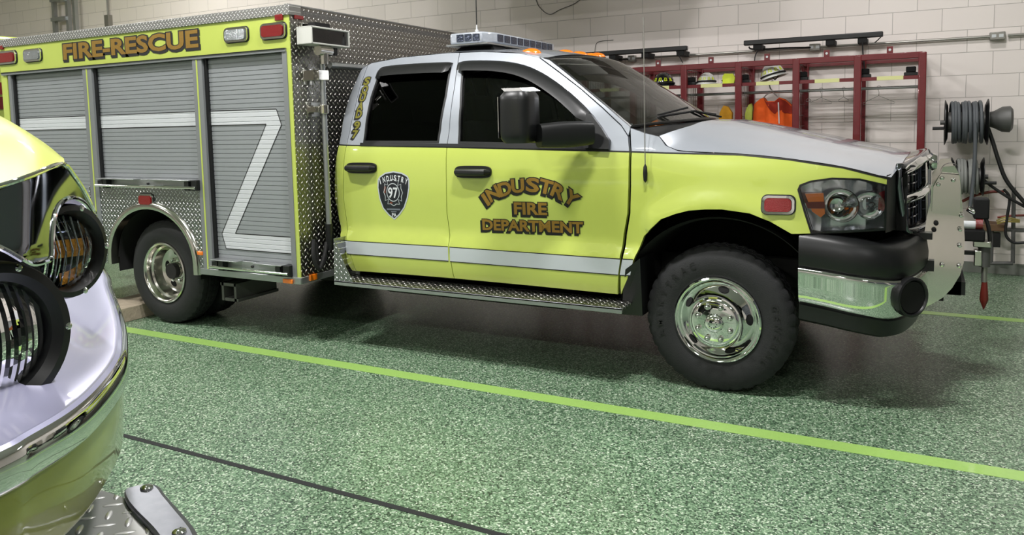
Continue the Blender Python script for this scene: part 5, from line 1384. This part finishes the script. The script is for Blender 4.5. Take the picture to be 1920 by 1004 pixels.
for i in range(len(posts) - 1):
    x1, x0 = posts[i], posts[i + 1]
    m = MB(); m.bx(x0, x1, YF - 0.025, YF + 0.025, ztop - 0.03, ztop + 0.025); rp_(m, 'top_rail', [RED], bevel=0.006)
    m = MB(); m.bx(x0, x1, YR - 0.02, YR + 0.02, ztop - 0.02, ztop + 0.02); rp_(m, 'rear_rail', [RED])
    m = MB(); m.bx(x0, x1, YF + 0.0, YF + 0.03, zsh - 0.02, zsh + 0.012, 0)
    for k in range(6): m.bx(x0, x1, YF + 0.06 + k * 0.075, YF + 0.075 + k * 0.075, zsh - 0.002, zsh + 0.008, 0)
    s = rp_(m, 'shelf', [RED])
    m = MB(); xm = (x0 + x1) / 2 + 0.0; m.bx(xm - 0.10, xm + 0.11, YF - 0.004, YF - 0.0005, zsh - 0.02, zsh + 0.014); m.build('name_strip', [pm('pale_yellow_label', (214, 214, 150), 0.6)], s)
    m = MB(); m.cyl((x0, YF + 0.28, zrail), (x1, YF + 0.28, zrail), 0.014, 12); rp_(m, 'hanging_rail', [ALU])
    m = MB(); m.bx((x0 + x1) / 2 - 0.025, (x0 + x1) / 2 + 0.025, YF - 0.008, YF + 0.008, ztop + 0.02, ztop + 0.085, 0); m.lathe([(0.011, -0.010), (0, -0.011)], ((x0 + x1) / 2, YF, ztop + 0.055), (0, 1, 0), 10, 1); rp_(m, 'top_tab', [RED, LWHT])
# helmets on the shelves
def helmet(px, py, wpx, label, shell, patch, tilt=0.0, Y=7.78, yaw=0.0, name='fire_helmet'):
    c = at(px, py, Y); c.z = max(c.z, zsh + 0.012); r = wpx / 2 / FPX * c.dot(r2)
    root = empty(name, (c.x, c.y, zsh + 0.01), label, 'helmet'); R_ = Matrix.Rotation(yaw, 3, 'Z') @ Matrix.Rotation(tilt, 3, 'Y'); zb = zsh + 0.035 + abs(math.sin(tilt)) * r
    o = Vector((c.x, c.y, zb))
    def P(x, y, z): return tuple(o + R_ @ Vector((x, y, z)))
    m = MB(); rows = []
    for i in range(11):
        t = i / 10 * PI / 2; rows.append([P(r * 0.86 * math.cos(t) * math.cos(a), r * 1.0 * math.cos(t) * math.sin(a), r * 0.98 * math.sin(t) ** 0.95 * (1.04 if abs(math.sin(a)) < 0.2 else 1.0)) for a in [2 * PI * k / 32 for k in range(33)]])
    m.grid(rows); m.build('shell', [shell], root, smooth=60)
    m = MB(); rows = []
    for k in range(33):
        a = 2 * PI * k / 32; e = 1.0 + 0.22 * max(0, -math.cos(a)) ** 2 + 0.05 * max(0, math.cos(a))
        rows.append([P(r * 0.84 * math.cos(a), r * 0.98 * math.sin(a), 0.004), P(r * 1.04 * e * math.cos(a), r * 1.12 * math.sin(a), -0.012 - 0.01 * max(0, -math.cos(a))), P(r * 1.04 * e * math.cos(a), r * 1.12 * math.sin(a), -0.018), P(r * 0.84 * math.cos(a), r * 0.98 * math.sin(a), -0.006)])
    m.grid(rows); m.build('brim', [shell], root, smooth=40)
    m = MB()
    for k in range(-2, 3):
        a = -PI / 2 + k * 0.55; q = []
        for (da, t) in ((-0.16, 0.25), (0.16, 0.25), (0.13, 0.55), (-0.13, 0.55)): q.append(P(r * 0.88 * math.cos(t) * math.cos(a + da), r * 1.02 * math.cos(t) * math.sin(a + da), r * 1.0 * math.sin(t)))
        m.add(q, [(0, 1, 2, 3)])
    m.build('reflective_patch', [patch], root, smooth=0)
    m = MB(); m.tube([P(r * 0.9 * math.cos(a), r * 1.03 * math.sin(a), 0.012) for a in [2 * PI * k / 24 for k in range(24)]], 0.008, 6, closed=True); m.build('goggle_strap', [BLKM], root)
    m = MB(); m.tube([P(0.0, -r * 0.98, 0), P(0.02, -r * 0.9, -0.05), P(0.05, -r * 0.4, -0.02)], 0.006, 6); m.build('chin_strap', [BLKM], root)
    return root
helmet(1244, 152, 46, 'black fire helmet with yellow patches on the leftmost occupied rack shelf', HBK, HYL)
helmet(1325, 150, 38, 'plain white fire helmet on the shelf beside a helmet draped in yellow cloth', HWH, HYL)
helmet(1368, 152, 30, 'white fire helmet with a yellow cloth over its front, next to a red post', HWH, HYL)
helmet(1450, 146, 50, 'white fire helmet tilted on its brim above the orange jacket', HWH, HYL, tilt=-0.28)
def cloth(name, label, cat, pts, Y, mat, wob=0.02, thick=0.02, top=None):
    pl = [at(*p, Y) for p in pts]; pl = [Vector((p.x, p.z)) for p in pl]; m = MB()
    f = lambda x, z: (x, Y + wob * math.sin(x * 34 + z * 6) + wob * 0.6 * math.sin(z * 27 + x * 11), z)
    fill(m, pl, f, 0.03, thick=thick, dens=0.03); m2 = MB(); fill(m, pl, lambda x, z: (x, f(x, z)[1] + thick, z), 0.03, dens=0.03)
    return tag(m.build(name, [mat], smooth=60), label, cat)
cloth('folded_cloth', 'bright yellow cloth draped over the front of a white helmet', 'cloth', [(1354, 144), (1358, 138), (1374, 138), (1378, 146), (1376, 156), (1355, 157)], 7.66, HYL, 0.006)
# radio chargers on the shelf ends
for px, lab in ((1708, 'at the right end shelf'), (1621, 'behind the second post from the right'), (1505, 'behind the third post from the right'), (1396, 'left of the tilted white helmet'), (1296, 'right of the black helmet')):
    c = at(px, 140, 7.74); r0_ = empty('portable_radio_base', (c.x, 7.74, zsh + 0.01), 'small black radio charger on the red rack ' + lab, 'radio charger')
    m = MB(); m.bx(c.x - 0.055, c.x + 0.055, 7.69, 7.79, zsh + 0.012, zsh + 0.045); m.build('charger_base', [BLK], r0_, bevel=0.006)
    m = MB(); m.bx(c.x - 0.04, c.x + 0.04, 7.705, 7.775, zsh + 0.045, zsh + 0.095); m.build('charger_cup', [BLKM], r0_, bevel=0.008)
# orange jacket on a white hanger
jx = at(1447, 150, 7.80)
def J(px, py, Y=7.80): p = at(px, py, Y); return Vector((p.x, p.z))
jr = empty('orange_jacket', (jx.x, 7.9, 1.1), 'orange work jacket hanging on a white hanger in the red rack', 'jacket')
out = [J(*p) for p in [(1424, 186), (1412, 196), (1410, 215), (1408, 300), (1484, 300), (1484, 212), (1482, 197), (1470, 186), (1461, 183), (1452, 190), (1437, 190), (1431, 183)]]
def jf(o): return lambda x, z: (x, 7.86 - 0.07 * math.cos((x - jx.x) * 8) + 0.016 * math.sin(x * 55 + z * 5) - o, z)
m = MB(); fill(m, out, jf(0), 0.03, thick=0.10, dens=0.03); m.build('jacket_shell', [ORG], jr, smooth=60)
m = MB(); ln = [J(*p) for p in [(1431, 184), (1437, 191), (1452, 191), (1461, 184), (1472, 189), (1483, 200), (1484, 213), (1470, 212), (1462, 206), (1452, 214), (1446, 208), (1438, 197)]]; fill(m, ln, jf(0.006), 0.03, dens=0.03); m.build('collar_lining', [ORGD], jr, smooth=60)
m = MB(); ribbon(m, [J(1460, 192), J(1461, 232)], 0.012, jf(0.012)); m.build('jacket_zip', [LWHT], jr)
m = MB(); hk = [at(*p, 7.84) for p in ((1430, 186), (1437, 178), (1447, 171), (1444, 165), (1443, 156), (1449, 152), (1453, 158))]
m.tube(smooth_curve(hk, 5), 0.006, 8); m.tube([at(*p, 7.84) for p in ((1447, 171), (1456, 180), (1462, 186))], 0.006, 8)
tag(m.build('coat_hanger', [LWHT]), 'white plastic hanger holding the orange jacket', 'hanger')
cloth('hi_vis_vest', 'green and pink hi-vis garment hanging left of the orange jacket', 'vest', [(1403, 196), (1399, 203), (1397, 214), (1398, 228), (1398, 240), (1409, 240), (1410, 200), (1408, 194)], 7.9, HIV, 0.02, 0.05)
cloth('mustard_hood', 'mustard yellow cloth hood hanging in the third open bay', 'hood', [(1357, 198), (1350, 212), (1347, 225), (1370, 230), (1372, 212), (1364, 200)], 7.9, YCL, 0.02, 0.06)
# wire hangers
def wire(px, py, wpx, lab, kind=0, yaw=0.3):
    c = at(px, py, YF + 0.28); c.z = zrail; s = wpx / FPX * 6.9 / 2; h = s * 0.45; m = MB(); ca, sa = math.cos(yaw), math.sin(yaw)
    def W(x, z): return (c.x + x * ca, c.y + x * sa, c.z + z)
    m.tube(smooth_curve([W(0.018, -0.005), W(0.012, 0.018), W(-0.008, 0.020), W(-0.018, 0.004), W(0, -0.03), W(0, -0.07)], 4), 0.0022, 6)
    m.tube([W(0, -0.07), W(-s, -0.07 - h), W(-s * 0.96, -0.085 - h), W(s * 0.96, -0.085 - h), W(s, -0.07 - h), W(0, -0.07)], 0.0022, 6)
    tag(m.build('wire_hanger', [CNDT]), lab, 'hanger')
wire(1540, 165, 40, 'empty wire hanger hanging straight in the second bay from the right', yaw=0.1); wire(1582, 165, 26, 'empty wire hanger turned sideways beside the second post from the right', yaw=0.9)
wire(1648, 165, 58, 'empty wire hanger hanging in the rightmost open bay', yaw=-0.25); wire(1516, 165, 16, 'empty wire hanger turned edge on beside the third post from the right', yaw=1.1)
# ================================================================== wall fittings
def A(px, py, Y=8.2): return at(px, py, Y)
def ledbar(a, b, br, lab):
    p, q_ = A(*a, 8.12), A(*b, 8.12); z = (p.z + q_.z) / 2; root = empty('gear_dryer_bar', ((p.x + q_.x) / 2, 8.15, z), lab, 'wall bar')
    m = MB(); m.bx(p.x, q_.x, 8.07, 8.13, z - 0.025, z + 0.025); m.build('bar_housing', [BLK], root, bevel=0.008)
    for px in br:
        x = A(px, a[1], 8.12).x; m = MB(); m.bx(x - 0.04, x + 0.04, 8.08, 8.318, z - 0.075, z - 0.02); m.build('bar_bracket', [BLKM], root, bevel=0.005)
ledbar((1396, 80), (1656, 66), (1421, 1557, 1617), 'long black fixture on the wall above the right half of the rack')
ledbar((1080, 103), (1290, 92), (1150, 1211, 1277), 'black wall fixture above the left part of the rack, behind the orange roof lamps')
zc_ = A(1720, 77, 8.29).z
def conduit(x0, x1, z, lab, name='wall_conduit'):
    m = MB(); m.cyl((x0, 8.29, z), (x1, 8.29, z), 0.013, 10); tag(m.build(name, [CNDT]), lab, 'conduit')
conduit(A(1878, 66, 8.29).x + 0.05, 6.4, zc_, 'thin metal conduit running right from the outlet box to the frame edge')
conduit(A(1120, 118, 8.29).x, A(1862, 68, 8.29).x - 0.02, zc_, 'long thin metal conduit along the wall above the gear rack')
def outlet(px, py, lab, w_=0.12):
    p = A(px, py, 8.28); r_ = empty('outlet_box', (p.x, 8.29, zc_), lab, 'outlet'); m = MB(); m.bx(p.x - w_ / 2, p.x + w_ / 2, 8.25, 8.318, zc_ - 0.035, zc_ + 0.035); m.build('box_body', [CNDT], r_, bevel=0.005)
    m = MB()
    for s in (-1, 1): m.bx(p.x + s * 0.028 - 0.017, p.x + s * 0.028 + 0.017, 8.246, 8.2495, zc_ - 0.014, zc_ + 0.014)
    m.build('socket', [LWHT], r_)
outlet(1870, 67, 'double outlet box on the wall conduit above the hose reels'); outlet(1528, 90, 'outlet box below the long black wall fixture', 0.1); outlet(1185, 111, 'outlet box under the left black wall fixture', 0.08)
def cable(pts, Y, r, mat, name, lab, cat='cable'):
    m = MB(); m.tube(smooth_curve([at(*p, Y) for p in pts], 6), r, 8); tag(m.build(name, [mat], smooth=60), lab, cat)
cable([(1404, 88), (1410, 92), (1440, 92), (1470, 90), (1520, 89)], 8.2, 0.008, BLKM, 'power_cable', 'black power cord looping from the right wall fixture to its outlet')
cable([(1100, 112), (1120, 114), (1150, 112), (1178, 111)], 8.2, 0.008, BLKM, 'power_cable', 'black power cord from the left wall fixture to its outlet')
cable([(1655, 66), (1645, 76), (1640, 80)], 8.2, 0.005, BLKM, 'power_cable', 'short cord at the right end of the long wall fixture')
cable([(1617, 78), (1618, 100), (1621, 130)], 7.9, 0.006, BLKM, 'charger_cable', 'black cord dropping to the charger behind the second post from the right')
cable([(1421, 95), (1416, 105), (1414, 122)], 7.9, 0.005, BLKM, 'charger_cable', 'black cord dropping behind the tilted white helmet')
cable([(1268, 96), (1275, 108), (1280, 118)], 7.9, 0.005, BLKM, 'charger_cable', 'black cord dropping from the left wall fixture')
# cracks and stains of the wall, drawn as thin raised lines
cable([(1005, 0), (1012, 14), (1030, 27), (1050, 18), (1075, 8), (1087, 0)], 8.316, 0.004, GRYP, 'wall_line', 'thin line curving on the wall above the light bar')
cable([(1115, 98), (1118, 82), (1128, 77), (1150, 75)], 8.316, 0.003, GRYP, 'wall_line', 'thin line on the wall left of the black fixtures')
# hose reels
def reel(px0, px1, py0, py1, Y, lab, crank, pale, motor):
    a, b = at(px0, (py0 + py1) / 2, Y), at(px1, (py0 + py1) / 2, Y); z = a.z; R = abs(at((px0 + px1) / 2, py0, Y).z - at((px0 + px1) / 2, py1, Y).z) / 2 * 0.97
    root = empty('hose_reel', ((a.x + b.x) / 2, Y, z - R), lab, 'hose reel')
    for x, s in ((a.x, -1), (b.x, 1)):
        m = MB(); m.lathe([(0.02, 0.0), (R * 0.75, 0.0), (R, 0.02 * 1.0), (R, 0.026), (R * 0.75, 0.006), (0.02, 0.006)], (x, Y, z), (s, 0, 0), 36); m.build('flange', [BLK], root)
    m = MB(); m.cyl((a.x, Y, z), (b.x, Y, z), R * 0.45, 24); m.cyl((a.x - 0.06, Y, z), (b.x + 0.06, Y, z), 0.02, 12); m.build('drum', [GRYP], root)
    hr = 0.015; n = int(abs(b.x - a.x) / (2 * hr)); m = MB(); pts = []
    for k in range(n * 16):
        t = k / 16; an = 2 * PI * t; pts.append((a.x + 0.02 + (abs(b.x - a.x) - 0.04) * t / n + 0.006 * math.sin(t * 2.3), Y + R * 0.86 * math.cos(an), z + R * 0.86 * math.sin(an) * (1.0 + 0.03 * math.sin(t * 1.7))))
    m.tube(pts, hr, 8); m.build('wound_hose', [HOSL if pale else HOSG], root, smooth=60)
    for ky in (-1, 1): m = MB(); m.bx((a.x + b.x) / 2 - 0.02, (a.x + b.x) / 2 + 0.02, Y, 8.318, z + ky * 0.05 - 0.015, z + ky * 0.05 + 0.015); m.build('wall_bracket', [GRYP], root)
    x = a.x if crank < 0 else b.x; m = MB(); m.cyl((x + crank * 0.01, Y, z), (x + crank * 0.03, Y - 0.06, z - 0.05), 0.008, 8); m.cyl((x + crank * 0.03, Y - 0.06, z - 0.05), (x + crank * 0.12, Y - 0.06, z - 0.05), 0.014, 10); m.build('crank_handle', [BLK], root)
    if motor:
        m = MB(); m.lathe([(0.0, 0.0), (0.06, 0.0), (0.075, 0.05), (0.11, 0.11), (0.115, 0.17), (0.09, 0.19), (0, 0.19)], (b.x + 0.02, Y + 0.02, z + 0.02), (1, 0, 0), 20); m.build('reel_motor', [GRYP], root, smooth=40)
    return root, a, b, z, R
reel(1777, 1846, 186, 274, 7.98, 'upper wall hose reel wound with dark grey hose, motor on its right', -1, False, True)
reel(1789, 1838, 294, 368, 7.98, 'lower wall hose reel wound with pale grey hose, partly behind the brush guard', 1, True, False)
cable([(1829, 230), (1828, 290), (1824, 350), (1818, 395)], 7.8, 0.016, HOSG, 'grey_hose', 'grey hose hanging straight down in front of both reels', 'hose')
cable([(1852, 240), (1862, 268), (1872, 300), (1888, 340), (1925, 385)], 7.92, 0.017, HOSB, 'black_hose', 'thick black hose curving from the upper reel motor towards the right edge', 'hose')
cable([(1838, 332), (1860, 350), (1890, 370), (1925, 390)], 7.96, 0.013, HOSB, 'black_hose', 'thinner black hose running right from the lower reel', 'hose')
cable([(1804, 378), (1830, 366), (1860, 360), (1882, 360)], 8.05, 0.013, pm('red_air_hose', (120, 44, 30), 0.5), 'red_hose', 'dark red air hose rising to the wall fitting under the lower reel', 'hose')
cable([(1882, 355), (1893, 372), (1888, 410), (1886, 440), (1900, 455), (1925, 455)], 7.98, 0.012, HOSB, 'black_hose', 'black hose looping down from the brass wall coupling', 'hose')
cable([(1870, 408), (1895, 405), (1925, 404)], 8.15, 0.010, pm('red_pipe', (128, 50, 36), 0.45), 'red_pipe', 'short red pipe on the wall at the right edge', 'pipe')
# pipe frame and bench low on the wall
pf = empty('pipe_stand', (A(1890, 500).x, 8.1, 0.1), 'dark steel pipe stand against the wall under the hose reels', 'pipe stand')
for pts in (((1901, 352), (1899, 494)), ((1899, 494), (1856, 494)), ((1860, 432), (1858, 494)), ((1855, 430), (1925, 432))):
    m = MB(); m.tube([at(*p, 8.1) for p in pts], 0.017, 10); m.build('pipe', [GRYP], pf)
m = MB(); a, b = A(1862, 436, 8.1), A(1874, 462, 8.1); m.bx(a.x, b.x, 8.02, 8.12, b.z, a.z); m.build('valve_body', [BLKM], pf)
m = MB(); 
for k in range(3): m.tube(smooth_curve([at(1868 + k, 414 + 3 * k, 8.0), at(1885, 408 + 4 * k, 7.98), at(1912, 413 + 2 * k, 8.0)], 4), 0.007, 6)
tag(m.build('brass_fitting', [pm('brass', (176, 160, 96), 0.35, metal=0.6)]), 'bundle of pale brass rods resting on the pipe stand', 'fittings')
m = MB(); a, b = A(1840, 418, 8.15), A(1886, 432, 8.15); m.bx(a.x, b.x, 8.05, 8.3, b.z, a.z); tag(m.build('perforated_bracket', [pm('rusty_plate', (112, 86, 62), 0.6, metal=0.4)], bevel=0.004), 'brown perforated steel bracket above the pipe stand', 'bracket')
# ladder and drop conduit high on the far left wall
la = empty('step_ladder', (-13.0, 8.2, 3.0), 'aluminium ladder hung high on the wall, top left', 'ladder')
for px in (101, 127, 140):
    m = MB(); p = at(px, 0, 8.2); q_ = at(px + 4, 66, 8.2); m.tube([p + (p - q_) * 0.8, q_ + (q_ - p) * 1.5], 0.045, 4); m.build('ladder_rail', [ALU], la, smooth=0)
for k in range(-2, 5):
    y = 38 + (k - 1) * 36; p, q_ = at(101 + y * 0.06, y, 8.2), at(127 + y * 0.06, y, 8.2); m = MB(); m.bx(p.x, q_.x, 8.12, 8.24, p.z - 0.03, p.z + 0.03); m.build('rung', [ALU], la)
m = MB(); p = at(203.5, 40, 8.28); m.cyl((p.x, 8.28, p.z), (p.x, 8.28, 5.2), 0.016, 8); m.bx(p.x - 0.05, p.x + 0.05, 8.24, 8.318, p.z - 0.12, p.z + 0.1); tag(m.build('drop_conduit', [CNDT]), 'vertical conduit ending in a small box, upper left wall', 'conduit')
